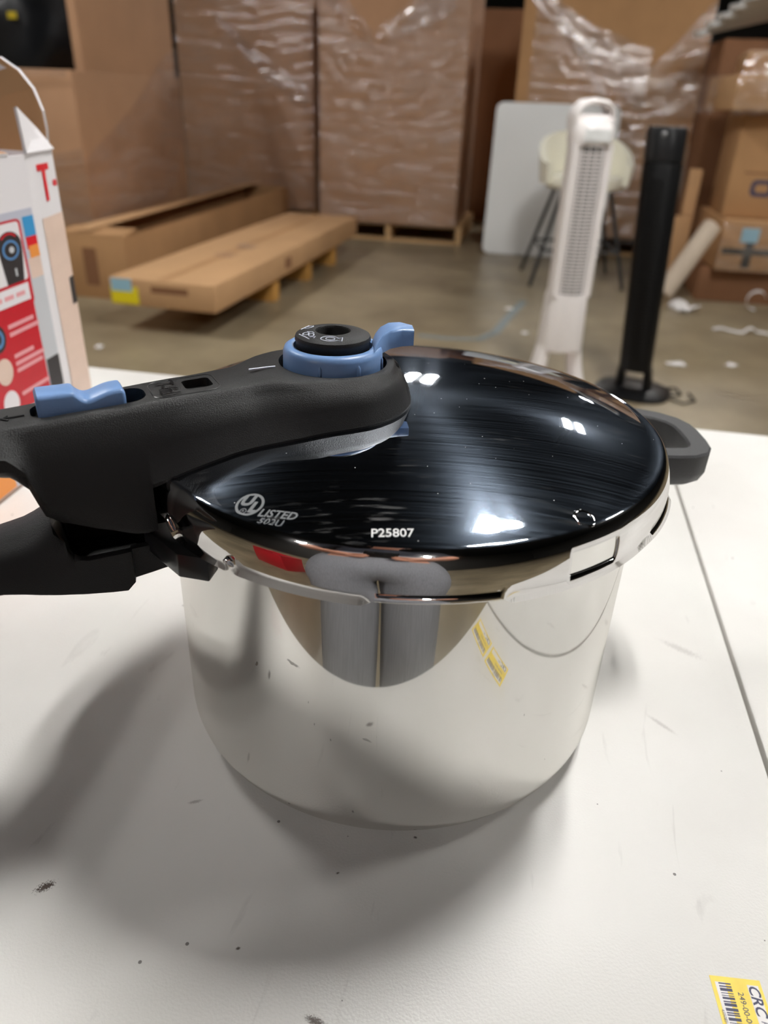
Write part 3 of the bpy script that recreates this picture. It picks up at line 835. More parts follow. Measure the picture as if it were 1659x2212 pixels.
# clamp jaws hugging the rim on both sides of the handle
for sgn in (1, -1):
    out = [(0.1265, 0.0150*sgn), (0.1190, 0.0410*sgn), (0.1095, 0.0490*sgn), (0.1040, 0.0420*sgn), (0.1105, 0.0150*sgn)]
    bm = bmesh.new()
    lo = [bm.verts.new(H(p[0], p[1], 0.1305)) for p in out]; hi = [bm.verts.new(H(p[0], p[1], 0.1410)) for p in out]
    bm.faces.new(lo[::-1]); bm.faces.new(hi)
    for i in range(5): bm.faces.new((lo[i], lo[(i+1)%5], hi[(i+1)%5], hi[i]))
    bmesh.ops.recalc_face_normals(bm, faces=bm.faces)
    bmesh.ops.bevel(bm, geom=list(bm.edges), offset=0.0006, segments=2, affect='EDGES', profile=0.5)
    part('clamp_jaw', bm, M_BLACK2, lowh, 40)
part('weld_bracket', hprism([(0.1092, -0.016), (0.1145, -0.016), (0.1145, 0.016), (0.1092, 0.016)], 0.119, 0.136), M_POT, pc)

# --- side grip on the far side
path = [(0.092, 0.0475), (0.120, 0.0465), (0.150, 0.0465), (0.1585, 0.0475), (0.1645, 0.0510), (0.1672, 0.0570), (0.1682, 0.0660), (0.1682, 0.0780), (0.1672, 0.0870), (0.1635, 0.0950), (0.1565, 0.1015), (0.146, 0.1065), (0.132, 0.1090), (0.112, 0.1060), (0.084, 0.0880)]
secs = []
for (p, t, _, _) in frames([Vector((x, y, 0)) for x, y in path]):
    nn = Vector((t.y, -t.x, 0)).normalized()     # outward of the loop
    w = 0.0062
    prf = [(-w, 0.1290), (-w+0.0012, 0.1300), (w-0.0012, 0.1300), (w, 0.1288), (w-0.0002, 0.1180), (w-0.0028, 0.1120), (w-0.0060, 0.1098), (-w+0.0035, 0.1098), (-w+0.0008, 0.1125)]
    secs.append([p+nn*a+Vector((0, 0, z)) for a, z in prf])
part('side_grip', add_loft(bmesh.new(), secs), M_DARKGREY, pc, 38)

# ================================================================== STICKERS ON THE TABLE
def sticker(a, b, label):
    t = thing('barcode_sticker', label, 'sticker', W(a, b, 0), WA - PI/2 + R(6), 'yellow barcode stickers on the table')
    L_, Hh = 0.0355, 0.0190     # x along the reading direction, y up
    boxp('sticker_base', (0, L_, -Hh/2, Hh/2, 0.00002, 0.00012), M_YELLOW, t)
    def field(x0, x1, y0, y1): return boxp('white_field', (x0, x1, y0, y1, 0.00012, 0.00016), M_LABELW, t)
    field(0.0022, L_-0.002, 0.0040, 0.0082)
    f = field(0.0022, L_-0.002, -0.0080, -0.0042)
    bm = bmesh.new(); x = 0.0024
    rnd = random.Random(3)
    while x < L_-0.003:
        w = rnd.choice((0.0003, 0.0005, 0.0008, 0.0011)); add_box(bm, x, x+w, -0.0068, -0.0022, 0.00016, 0.00019)
        x += w+rnd.choice((0.0003, 0.0004, 0.0006))
    part('barcode', bm, M_INK, t)
    for txt, sz, x, y, sh, bo in (('CRC', 0.0056, 0.0078, 0.0060, 0.2, 0.0001), ('Peak', 0.0030, 0.0170, 0.0060, 0.2, 0), ('249-00-0012', 0.0030, 0.0130, 0.0005, 0, 0), ('4350851', 0.0016, 0.0150, -0.0080, 0.2, 0)):
        if txt == 'Peak': txt = 'Pea'
        bm = text_bm(txt, sz, sh, bo)
        for v in bm.verts: v.co = Vector((v.co.x+x, v.co.y+y, 0.00020))
        part('printed_text', bm, M_INK, t)
sticker(0.1610, -0.1345, 'yellow barcode sticker on the table nearer the steel pot')
sticker(0.1655, -0.1738, 'yellow barcode sticker at the table edge seen mirrored in the pot')

# ================================================================== OPEN PRODUCT CARTON (left, on the table)
cb = thing('product_carton', 'open white and red printed product carton standing on the table', 'carton', W(-0.48, 0.17, 0), WA)
CO = Vector((-0.48, 0.17, 0))
foot = [(-0.333, -0.030), (-0.352, 0.253), (-0.3585, 0.283), (-0.366, 0.312), (-0.385, 0.335), (-0.43, 0.352), (-0.63, 0.365), (-0.618, -0.045)]
foot = [Vector((x, y, 0))-CO for x, y in foot]
HT = 0.246
def panel(name, i0, i1, z0, z1, m):
    p, q = foot[i0], foot[i1]
    d = (q-p).normalized(); n = Vector((d.y, -d.x, 0))
    bm = bmesh.new()
    pts = [p, q, q-n*0.003, p-n*0.003]
    add_prism(bm, [(v.x, v.y) for v in pts], z0, z1)
    return part(name, bm, m, cb)
panel('side_panel', 0, 1, 0, HT, M_BOXW)
for i in (1, 2, 3, 4): panel('front_panel', i, i+1, 0, HT, M_BOXW)
panel('front_panel', 5, 6, 0, HT, M_BOXW); panel('side_panel', 6, 7, 0, HT, M_BOXW); panel('back_panel', 7, 0, 0, HT, M_BOXW)
part('bottom_panel', add_prism(bmesh.new(), [(v.x, v.y) for v in foot], 0.0002, 0.003), M_CARD, cb)
def flap(name, pts, m_out, m_in, th=0.0025):
    v = [Vector(p)-CO for p in pts]
    n = (v[1]-v[0]).cross(v[2]-v[0]).normalized()*th
    bm = bmesh.new()
    a = [bm.verts.new(p) for p in v]; b = [bm.verts.new(p+n) for p in v]
    f1 = bm.faces.new(a[::-1]); f2 = bm.faces.new(b)
    f1.material_index = 0; f2.material_index = 1
    for i in range(len(v)): bm.faces.new((a[i], a[(i+1)%len(v)], b[(i+1)%len(v)], b[i]))
    o = part(name, bm, m_out, cb); o.data.materials.append(m_in); return o
flap('top_flap', [(-0.352, 0.253, HT), (-0.366, 0.312, HT), (-0.371, 0.300, 0.262), (-0.360, 0.262, 0.278)], M_BOXW, M_BOXW)
flap('top_flap', [(-0.333, -0.03, HT), (-0.350, 0.23, HT), (-0.385, 0.20, 0.257), (-0.40, -0.01, 0.262)], M_BOXW, M_CARD)
# tall flap at the back, brown inside, with a torn round shoulder
tf = [(-0.372, 0.318, HT-0.002), (-0.366, 0.312, 0.262), (-0.364, 0.308, 0.276), (-0.372, 0.312, 0.292), (-0.388, 0.32, 0.305), (-0.41, 0.33, 0.314), (-0.60, 0.36, 0.316), (-0.63, 0.365, HT-0.002)]
flap('top_flap', tf, M_BOXW, M_CARD2)
# printing on the side panel: (u along panel from the corner, z)
P1, P0 = foot[1], foot[0]
pu = (P0-P1).normalized(); pn = Vector((-pu.y, pu.x, 0))
if pn.x < 0: pn = -pn
def on_panel(u, z, off): return P1 + pu*u + Vector((0, 0, z)) + pn*off
ZMAP = [(0, 0), (0.004, 0.004), (0.012, 0.060), (0.092, 0.140), (0.094, 0.1415), (0.106, 0.1545), (0.112, 0.157), (0.190, 0.2025), (0.202, 0.208), (0.25, 0.25)]
def zmap(z):
    for (x0, y0), (x1, y1) in zip(ZMAP, ZMAP[1:]):
        if z <= x1: return y0+(y1-y0)*(z-x0)/(x1-x0)
    return z
def decal(name, poly, m, off, parent=cb):
    bm = bmesh.new()
    sh = 0.019 if name in ('picture_handle', 'picture_arc', 'picture_dial', 'picture_knob', 'picture_icon', 'picture_mark') else 0.011 if name.startswith('picture_badge') or name == 'text_line' and poly[0][1] < 0.09 else 0.0
    poly = [(u-sh, zmap(z)) for u, z in poly]
    a = [bm.verts.new(on_panel(u, z, off)) for u, z in poly]; b = [bm.verts.new(on_panel(u, z, 0.0)) for u, z in poly]
    bm.faces.new(a); 
    for i in range(len(a)): bm.faces.new((a[i], a[(i+1)%len(a)], b[(i+1)%len(a)], b[i]))
    bmesh.ops.recalc_face_normals(bm, faces=bm.faces)
    return part(name, bm, m, parent)
def rect(u0, u1, z0, z1): return [(u0, z0), (u1, z0), (u1, z1), (u0, z1)]
decal('picture_area', rect(0.004, 0.28, 0.004, 0.202), M_GREYBLUE, 0.0002)
decal('picture_patch', rect(0.004, 0.020, 0.164, 0.190), M_SKYBLUE, 0.0003)
decal('picture_patch', rect(0.004, 0.020, 0.148, 0.164), M_REDPRINT, 0.0003)
decal('picture_patch', rect(0.004, 0.018, 0.136, 0.152), M_ORANGE, 0.0004)
decal('picture_patch', rect(0.004, 0.022, 0.108, 0.136), M_BEIGE, 0.0003)
decal('picture_patch', rect(0.004, 0.026, 0.030, 0.108), M_STEELPRINT, 0.0003)
decal('picture_patch', rect(0.004, 0.024, 0.012, 0.040), M_DARKPRINT, 0.0004)
decal('picture_patch', rect(0.05, 0.16, 0.190, 0.198), M_LIME, 0.0003)
decal('picture_patch', rect(0.10, 0.28, 0.004, 0.02), M_ORANGE, 0.0004)
def rpoly(u0, u1, z0, z1, r): return [(u, z) for u, z in rrect(u0, u1, z0, z1, r)]
decal('picture_frame', rpoly(0.024, 0.17, 0.088, 0.190, 0.006), M_RED, 0.0004)
decal('picture_window', rpoly(0.027, 0.167, 0.112, 0.187, 0.004), M_BOXW, 0.0005)
decal('text_panel', rect(0.026, 0.16, 0.012, 0.092), M_RED, 0.0005)
decal('text_strip', rect(0.029, 0.157, 0.094, 0.106), M_BOXW, 0.0006)
hp = [(0.050, 0.112), (0.072, 0.112)] + [(0.0625+0.0155*math.cos(R(a)), 0.160+0.0165*math.sin(R(a))) for a in range(0, 181, 15)][::-1][::-1]
hp = [(0.052, 0.112), (0.075, 0.112), (0.078, 0.150)] + [(0.0625+0.0158*math.cos(R(a)), 0.160+0.017*math.sin(R(a))) for a in range(0, 181, 15)] + [(0.047, 0.150)]
decal('picture_handle', hp, M_DARKPRINT, 0.0006)
decal('picture_arc', [(0.0625+0.0138*math.cos(R(a)), 0.160+0.0155*math.sin(R(a))) for a in range(40, 141, 10)] + [(0.0625+0.0115*math.cos(R(a)), 0.160+0.0130*math.sin(R(a))) for a in range(140, 39, -10)], M_RED, 0.0007)
decal('picture_dial', [(0.0625+0.0112*math.cos(R(a)), 0.154+0.0125*math.sin(R(a))) for a in range(0, 360, 15)], M_BLUEPRINT, 0.0007)
decal('picture_knob', [(0.0625+0.0085*math.cos(R(a)), 0.154+0.0095*math.sin(R(a))) for a in range(0, 360, 15)], M_DARKPRINT, 0.0008)
decal('picture_icon', [(0.0615+0.0034*math.cos(R(a)), 0.154+0.0042*math.sin(R(a))) for a in range(0, 360, 30)], M_STEELPRINT, 0.0009)
decal('picture_mark', rect(0.0595, 0.0620, 0.120, 0.130), M_STEELPRINT, 0.0007)
for (uc, zc, m) in ((0.094, 0.074, M_DARKPRINT), (0.094, 0.048, M_BEIGE), (0.094, 0.022, M_BOXW)):
    decal('picture_badge', [(uc+0.0105*math.cos(R(a)), zc+0.0105*math.sin(R(a))) for a in range(0, 360, 15)], m, 0.0007)
decal('picture_badge_ring', [(0.094+0.0075*math.cos(R(a)), 0.074+0.0075*math.sin(R(a))) for a in range(0, 360, 15)], M_BLUEPRINT, 0.0008)
decal('picture_badge_dot', [(0.094+0.0045*math.cos(R(a)), 0.074+0.0045*math.sin(R(a))) for a in range(0, 360, 15)], M_DARKPRINT, 0.0009)
for z0, u0, u1 in ((0.0775, 0.042, 0.078), (0.0715, 0.036, 0.078), (0.0540, 0.050, 0.078), (0.0480, 0.036, 0.078), (0.0425, 0.040, 0.078), (0.0230, 0.036, 0.078)):
    decal('text_line', rect(u0, u1, z0, z0+0.0032), M_PINKPRINT, 0.0007)
for k in range(7): decal('text_line', rect(0.036+0.016*k, 0.048+0.016*k, 0.0985, 0.1015), M_PINKPRINT, 0.0008)
# front panel print: red T- and the beige picture
def on_front(u, z, off):        # u from the corner over the bulged front
    acc = 0.0
    for i in (1, 2, 3, 4):
        d = foot[i+1]-foot[i]; l = d.length
        if u <= acc+l or i == 4:
            dd = d.normalized(); n = Vector((dd.y, -dd.x, 0))
            return foot[i]+dd*(u-acc)+Vector((0, 0, z))+n*off
        acc += l
def fdecal(name, us, z0, z1, m, off):
    bm = bmesh.new()
    lo = [bm.verts.new(on_front(u, z0, off)) for u in us]; hi = [bm.verts.new(on_front(u, z1, off)) for u in us]
    for k in range(len(us)-1): bm.faces.new((lo[k], lo[k+1], hi[k+1], hi[k]))
    return part(name, bm, m, cb)
L12 = (foot[2]-foot[1]).length; L13 = L12+(foot[3]-foot[2]).length
fdecal('front_picture', [0.012, L12, L13, L13+0.02, L13+0.05], 0.010, 0.197, M_BEIGE, 0.0004)
fdecal('printed_logo', [0.018, L12, 0.044], 0.2325, 0.2375, M_REDPRINT, 0.0005)
fdecal('printed_logo', [0.0275, L12, 0.0345], 0.209, 0.2325, M_REDPRINT, 0.0005)
fdecal('printed_logo', [0.049, 0.058], 0.219, 0.2235, M_REDPRINT, 0.0005)
fdecal('picture_patch', [L13-0.012, L13, L13+0.02], 0.118, 0.142, M_DARKPRINT, 0.0006)

# ================================================================== PALLETS AND GAYLORD BOXES
def make_pallet(label):
    t = thing('pallet', label, 'pallet', (0, 0, 0), 0, 'wooden pallets under the boxes')
    for k in range(7):
        x0 = -0.5+0.02; 
        y = -0.50 + k*(1.0-0.09)/6
        boxp('deck_board', (-0.61, 0.61, y, y+0.09, 0.122, 0.140), M_WOOD, t)
    for y in (-0.50, -0.045, 0.41): boxp('bottom_board', (-0.61, 0.61, y, y+0.09, 0.0, 0.016), M_WOOD, t)
    for x in (-0.61, -0.022, 0.566): boxp('stringer', (x, x+0.044, -0.5, 0.5, 0.016, 0.122), M_WOOD, t)
    return t
def carton_shell(o, name, w, d, z0, z1, m, th=0.012):
    """upright open-topped box centred at x=0, front at y=0"""
    boxp('front_wall', (-w/2, w/2, 0, th, z0, z1), m, o, 0.003)
    boxp('back_wall', (-w/2, w/2, d-th, d, z0, z1), m, o, 0.003)
    boxp('side_wall', (-w/2, -w/2+th, th, d-th, z0, z1), m, o, 0.003)
    boxp('side_wall', (w/2-th, w/2, th, d-th, z0, z1), m, o, 0.003)
    boxp('floor_panel', (-w/2+th, w/2-th, th, d-th, z0, z0+th), m, o)
def wrap_sheet(o, w, ztop, zbot, y=-0.006, nu=48, nv=60, amp=0.006, x0=None, x1=None, side=None, d=1.0, seed=0):
    """stretch film hugging a face; ztop/zbot are functions of u in 0..1"""
    X0 = -w/2-0.004 if x0 is None else x0; X1 = w/2+0.004 if x1 is None else x1
    def fn(u, v):
        z = zbot(u)+(ztop(u)-zbot(u))*v
        q = amp*(0.8*noise.noise(Vector((u*3+seed, z*9, seed))) + 0.6*noise.noise(Vector((u*9+seed, z*22, 3+seed))) + 0.5*noise.noise(Vector(((u+z*0.6)*26, (z-u)*4, 7+seed))))
        if side is None: return (X0+(X1-X0)*u, y-amp-q, z)
        return (side*(w/2+0.005+amp)+side*q, -0.004+d*u, z)
    bm = add_grid(bmesh.new(), fn, nu, nv)
    return part('stretch_wrap', bm, M_WRAP, o, 60)
def const(z): return lambda u: z
def poly_fn(tab): return lambda u: [y0+(y1-y0)*(u-x0)/(x1-x0) for (x0, y0), (x1, y1) in zip(tab, tab[1:]) if x0-1e-9 <= u <= x1+1e-9][0]
ZP = 0.14
pal = make_pallet('wooden pallet under the middle wrapped box')
pal.location = W(-1.175, 6.10+0.5, FLOOR); pal.rotation_euler = (0, 0, WA)
p2 = copy_tree(pal); p2['label'] = 'wooden pallet under the box behind the white board'; p2.location = W(0.44, 6.62, FLOOR)
p3 = copy_tree(pal); p3['label'] = 'wooden pallet under the box behind the long cartons'; p3.location = W(-2.55, 7.1, FLOOR)
p4 = copy_tree(pal); p4['label'] = 'wooden pallet under the leftmost wrapped box'; p4.location = W(-3.29, 4.11+0.70, FLOOR); p4.scale = (1, 1.3, 1)

# middle box
gc = thing('gaylord_box', 'tall brown box on a pallet with torn wrap, left of the white board', 'box', W(-1.185, 6.075, FLOOR), WA, 'pallet-size cardboard boxes')
carton_shell(gc, 'c', 1.13, 1.10, ZP+0.002, 1.80, M_CARD)
wrap_sheet(gc, 1.13, poly_fn([(0, 1.80), (0.10, 1.72), (0.22, 1.47), (0.42, 1.42), (0.55, 1.47), (0.72, 1.75), (1, 1.80)]), const(0.143), seed=1, amp=0.008)
wrap_sheet(gc, 1.13, const(1.79), const(0.143), side=1, d=1.08, seed=2)
# drooping rope of film across the upper front
def wrap_band(o, p0, p1, w0, w1, sag, name='loose_wrap', seed=0, n=30, m=10):
    p0, p1 = Vector(p0), Vector(p1)
    def fn(u, v):
        c = p0.lerp(p1, u)+Vector((0, 0, -sag*math.sin(PI*u)))
        w = w0+(w1-w0)*u
        dz = (v-0.5)*w
        q = 0.012*noise.noise(Vector((u*5+seed, v*9, seed)))+0.010*noise.noise(Vector((u*2, v*24+seed, 5)))
        return c+Vector((0, -abs(q)*1.6-0.002, dz))
    return part(name, add_grid(bmesh.new(), fn, n, m), M_WRAP, o, 60)
wrap_band(gc, (-0.12, -0.03, 1.45), (0.46, -0.03, 1.78), 0.05, 0.35, 0.03, seed=3)
wrap_band(gc, (-0.50, -0.03, 1.75), (-0.15, -0.03, 1.45), 0.20, 0.05, 0.02, seed=4)
# left of it, set back
gb = thing('gaylord_box', 'tall wrapped brown box behind the long cartons', 'box', W(-2.535, 6.56, FLOOR), WA, 'pallet-size cardboard boxes')
carton_shell(gb, 'b', 1.19, 1.05, ZP, 1.80, M_CARD)
wrap_sheet(gb, 1.19, const(1.79), const(0.143), seed=5, amp=0.004)
wrap_sheet(gb, 1.19, const(1.79), const(0.143), side=1, d=1.0, seed=6, amp=0.004)
wrap_band(gb, (-0.22, -0.03, 1.60), (0.55, -0.03, 1.02), 0.06, 0.22, 0.05, seed=7)
# right one behind the board
gd = thing('gaylord_box', 'brown box with drooping torn wrap behind the white board and stool', 'box', W(0.41, 6.09, FLOOR), WA, 'pallet-size cardboard boxes')
carton_shell(gd, 'd', 1.30, 1.05, ZP, 1.80, M_CARD3)
wrap_sheet(gd, 1.30, poly_fn([(0, 1.78), (0.10, 1.70), (0.62, 1.32), (0.70, 1.30), (0.80, 1.42), (1, 1.72)]), const(0.143), x0=-0.56, seed=8, amp=0.009)
wrap_band(gd, (-0.60, -0.03, 1.70), (0.28, -0.03, 1.20), 0.08, 0.40, 0.02, seed=9)
wrap_band(gd, (-0.42, -0.035, 1.62), (0.06, -0.035, 1.02), 0.10, 0.10, 0.0, seed=10)
# leftmost box with a taller sleeve standing in it
ga = thing('gaylord_box', 'leftmost wrapped brown box with a taller sleeve standing inside', 'box', W(-3.29, 4.11, FLOOR), WA, 'pallet-size cardboard boxes')
carton_shell(ga, 'a', 1.28, 1.40, ZP, 1.12, M_CARD)
for dims in ((0.57, 0.625, 0.16, 0.172, 0.2, 1.95), (0.613, 0.625, 0.172, 1.36, 0.2, 1.95), (0.57, 0.625, 1.36, 1.372, 0.2, 1.95), (0.57, 0.582, 0.172, 1.36, 0.2, 1.95)):
    boxp('inner_sleeve_wall', dims, M_CARD, ga, 0.003)
wrap_sheet(ga, 1.28, poly_fn([(0, 0.75), (0.75, 0.66), (1, 0.72)]), const(0.14), seed=11, amp=0.007)
wrap_sheet(ga, 1.28, poly_fn([(0, 0.66), (0.5, 0.95), (0.86, 1.25), (1, 1.30)]), poly_fn([(0, 0.22), (0.6, 0.25), (0.85, 0.42), (1, 0.75)]), side=1, d=1.36, seed=12, amp=0.01)
wrap_band(ga, (-0.6, -0.02, 1.10), (0.62, -0.02, 1.10), 0.03, 0.03, 0.0, seed=13)

gk = thing('gaylord_box', 'dark brown box standing back in the gap left of the white board', 'box', W(-0.30, 7.75, FLOOR), WA, 'pallet-size cardboard boxes')
carton_shell(gk, 'k', 0.95, 1.0, 0.0, 1.78, M_CARD4)

# black bag on a box at the far left
bgx = thing('black_bag', 'big black plastic bag heaped on a box at upper left', 'bag', W(-4.55, 6.9, FLOOR+1.0), WA)
bm = bmesh.new(); bmesh.ops.create_icosphere(bm, subdivisions=4, radius=1.0)
for v in bm.verts:
    n_ = 0.16*noise.noise(v.co*2.2)+0.06*noise.noise(v.co*6)
    v.co = Vector((v.co.x*(0.75+n_), v.co.y*(0.55+n_), max(-0.55, v.co.z*(0.78+n_))+0.55))
part('bag_body', bm, M_BAG, bgx, 80)
boxp('yellow_tag', (0.03, 0.11, -0.56, -0.55, 0.52, 0.57), M_YELLOW, bgx)
gs = thing('gaylord_box', 'brown box under the black bag at upper left', 'box', W(-4.55, 6.3, FLOOR), WA, 'pallet-size cardboard boxes')
boxp('body', (-0.6, 0.6, 0, 1.2, 0.0, 1.0), M_CARD, gs, 0.006)

# ================================================================== LONG CARTONS
ol = thing('long_carton', 'open long brown carton lying on the floor beside the flat one', 'carton', W(-2.135, 3.525, FLOOR), WA, 'long flat-pack cartons')
th = 0.008
Wd, Ln, Hh = 0.41, 2.88, 0.335
boxp('end_panel', (-Wd, 0, 0, th, 0, Hh), M_CARD3, ol, 0.002)
boxp('end_panel', (-Wd, 0, Ln-th, Ln, 0, Hh), M_CARD3, ol, 0.002)
boxp('long_panel', (-th, 0, th, Ln-th, 0, Hh), M_CARD3, ol, 0.002)
boxp('long_panel', (-Wd, -Wd+th, th, Ln-th, 0, Hh), M_CARD3, ol, 0.002)
boxp('bottom_panel', (-Wd+th, -th, th, Ln-th, 0, th), M_CARD4, ol)
def lid_flap(name, pts, m, par, t=0.006):
    v = [Vector(p) for p in pts]; n = (v[1]-v[0]).cross(v[2]-v[0]).normalized()*t
    bm = bmesh.new(); a = [bm.verts.new(p) for p in v]; b = [bm.verts.new(p+n) for p in v]
    bm.faces.new(a[::-1]); bm.faces.new(b)
    for i in range(len(v)): bm.faces.new((a[i], a[(i+1)%len(v)], b[(i+1)%len(v)], b[i]))
    bmesh.ops.recalc_face_normals(bm, faces=bm.faces)
    return part(name, bm, m, par)
lid_flap('top_flap', [(-Wd, 0.02, Hh), (-Wd+0.20, 0.03, Hh+0.02), (-Wd+0.18, Ln-0.02, Hh+0.03), (-Wd, Ln-0.02, Hh)], M_CARD2, ol)
lid_flap('top_flap', [(-Wd, 0.0, Hh), (0, 0.0, Hh), (-0.02, 0.20, Hh+0.012), (-Wd+0.02, 0.20, Hh+0.012)], M_CARD3, ol)
lid_flap('top_flap', [(0, 0.02, Hh-0.001), (0, Ln-0.02, Hh-0.001), (-0.09, Ln-0.04, Hh-0.03), (-0.09, 0.06, Hh-0.03)], M_CARD3, ol)
boxp('printed_block', (-Wd*0.62, -Wd*0.42, -0.0008, 0, 0.07, 0.27), M_CARD4, ol)

fl = thing('long_carton', 'closed flat long brown carton with yellow label lying on a wooden skid', 'carton', W(-1.385, 2.96, FLOOR+0.125), WA+R(-2.0), 'long flat-pack cartons')
FW, FL, FH = 0.545, 2.52, 0.128
bm = bmesh.new(); add_box(bm, -FW, 0, 0, FL, 0, FH, 0.006, 2)
part('body', bm, M_CARD2, fl, 40)
boxp('tape_strip', (-FW/2-0.025, -FW/2+0.025, 0.01, FL-0.01, FH, FH+0.0006), M_CARD3, fl)
boxp('side_print', (0, 0.0006, 0.95, 1.05, 0.03, 0.09), M_CARD4, fl)
boxp('end_print', (-FW*0.6, -FW*0.25, -0.0006, 0, 0.07, 0.10), M_CARD4, fl)
boxp('yellow_label', (-FW+0.006, -FW+0.150, -0.0010, -0.0002, 0.008, 0.088), M_YELLOW2, fl)
boxp('blue_label', (-FW+0.012, -FW+0.120, -0.0014, -0.0010, 0.066, 0.125), M_LABELB, fl)
for k, y0 in enumerate((0.62, 0.9)):
    o = part('torn_film', add_grid(bmesh.new(), lambda u, v: ((-0.30+0.11*u), y0+0.14*v+0.02*math.sin(7*u), FH+0.006+0.012*abs(noise.noise(Vector((u*4, v*4, k))))), 10, 10), M_WRAP, fl, 60)
sk = thing('wooden_skid', 'low wooden skid under the flat long carton', 'skid', W(-1.385, 2.96, FLOOR), WA+R(-2.0))
for y0 in (0.80, 1.40, 1.95): boxp('runner', (-FW+0.02, -0.02, y0, y0+0.09, 0.0, 0.105), M_WOODY, sk)
for x0 in (-FW+0.03, -0.13): boxp('rail', (x0, x0+0.10, 0.45, 2.2, 0.105, 0.125), M_WOODY, sk)

# ================================================================== WHITE BOARD LEANING ON THE RIGHT BOX
wb = thing('white_board', 'white rounded table panel leaning against the wrapped box behind the stool', 'panel', W(0.095, 5.80, FLOOR), WA)
bm = bmesh.new()
add_prism(bm, rrect(-0.455, 0.44, 0.0, 1.055, 0.05, 6), 0.0, 0.035, 0.004)
o = part('panel_board', bm, M_BOARD, wb, 40); o.rotation_euler = (R(90-9), 0, 0); o.location = (0, 0.035, 0.0)

# ================================================================== STOOL
stl = thing('bar_stool', 'cream upholstered shell bar stool with black metal legs', 'stool', W(0.300, 5.02, FLOOR), WA+R(8))
def shell(u, v):       # u around the back (-1..1), v 0 seat front .. 1 top of the back
    pass
# seat cushion
bm = bmesh.new()
pts = []
for k in range(40):
    a = 2*PI*k/40
    pts.append((0.235*math.copysign(abs(math.cos(a))**0.75, math.cos(a)), 0.215*math.copysign(abs(math.sin(a))**0.75, math.sin(a))))
add_prism(bm, pts, 0.575, 0.655, 0.028, 4)
part('seat', bm, M_CREAM, stl, 60)
# wrap-around back
def back(off):
    out = []
    for i in range(33):
        a = R(-28 + 236*i/32)
        rise = max(0.0, math.sin(a*0.93))**0.8
        row = []
        for j in range(9):
            v = j/8
            z = 0.60+(0.125+0.175*rise)*v
            rr = (0.232+0.035*v*(0.4+0.6*rise)+off)
            row.append(Vector((rr*1.05*math.cos(a), rr*math.sin(a), z)))
        out.append(row)
    return out
A_, B_ = back(0.0), back(0.035)
bm = bmesh.new()
va = [[bm.verts.new(p) for p in r] for r in A_]; vb = [[bm.verts.new(p) for p in r] for r in B_]
for i in range(32):
    for j in range(8):
        bm.faces.new((va[i][j], va[i][j+1], va[i+1][j+1], va[i+1][j])); bm.faces.new((vb[i][j], vb[i+1][j], vb[i+1][j+1], vb[i][j+1]))
    bm.faces.new((va[i][8], vb[i][8], vb[i+1][8], va[i+1][8])); bm.faces.new((va[i][0], va[i+1][0], vb[i+1][0], vb[i][0]))
for i in (0, 32):
    for j in range(8): bm.faces.new((va[i][j], vb[i][j], vb[i][j+1], va[i][j+1]))
bmesh.ops.recalc_face_normals(bm, faces=bm.faces)
part('backrest', bm, M_CREAM, stl, 75)
feet = []
for sx in (-1, 1):
    for sy in (-1, 1):
        f0 = Vector((sx*0.30, sy*0.27, 0.0)); f1 = Vector((sx*0.15, sy*0.14, 0.578))
        feet.append((f0, f1))
        part('leg', add_tube(bmesh.new(), [f0, f1], 0.013, 10), M_BLKMETAL, stl, 40)
pt = lambda k, q: feet[k][0].lerp(feet[k][1], q)
for i, j in ((0, 1), (1, 3), (3, 2), (2, 0)):
    part('foot_rail', add_tube(bmesh.new(), [pt(i, 0.38), pt(j, 0.38)], 0.009, 8), M_BLKMETAL, stl, 40)

# ================================================================== WHITE TOWER FAN
wf = thing('tower_fan', 'white tower fan with slatted front grille standing on the floor', 'fan', W(0.190, 2.70, FLOOR), WA+R(20))
def stad(w, d, n=28, p=2.6):
    return [(w*math.copysign(abs(math.cos(2*PI*k/n))**(2/p), math.cos(2*PI*k/n)), d*math.copysign(abs(math.sin(2*PI*k/n))**(2/p), math.sin(2*PI*k/n))) for k in range(n)]
def tower(o, name, secs_, m, n=28, smooth=45):
    ss = []
    for z, w, d, x, y in secs_:
        ss.append([Vector((px+x, py+y, z)) for px, py in stad(w, d, n)])
    return part(name, add_loft(bmesh.new(), ss), m, o, smooth)
tower(wf, 'lower_column', [(0.185, 0.076, 0.075, 0, 0), (0.20, 0.077, 0.077, 0, 0), (0.385, 0.070, 0.072, 0, 0), (0.40, 0.068, 0.070, 0, 0)], M_WHITEPL)
core = tower(wf, 'inner_core', [(0.39, 0.056, 0.055, 0, 0.006), (0.92, 0.054, 0.052, 0, 0.006)], M_FANGREY)
part('rear_shell', add_loft(bmesh.new(), [[Vector((0.068*math.cos(R(a)), 0.070*math.sin(R(a)), z)) for a in range(-22, 203, 9)] + [Vector((0.062*math.cos(R(a)), 0.064*math.sin(R(a)), z)) for a in range(202, -23, -9)] for z in (0.40, 0.92)]), M_WHITEPL, wf, 45)
for k in range(40):
    z = 0.405+k*0.0125
    part('grille_slat', add_tube(bmesh.new(), [(0.066*math.cos(R(a)), 0.068*math.sin(R(a)), z) for a in range(200, 341, 10)], 0.0026, 5), M_WHITEPL, wf, 60)
for a in (235, 252, 270, 288, 305):
    part('grille_rib', add_tube(bmesh.new(), [(0.0665*math.cos(R(a)), 0.0685*math.sin(R(a)), 0.40), (0.0665*math.cos(R(a)), 0.0685*math.sin(R(a)), 0.915)], 0.0022, 5), M_WHITEPL, wf, 60)
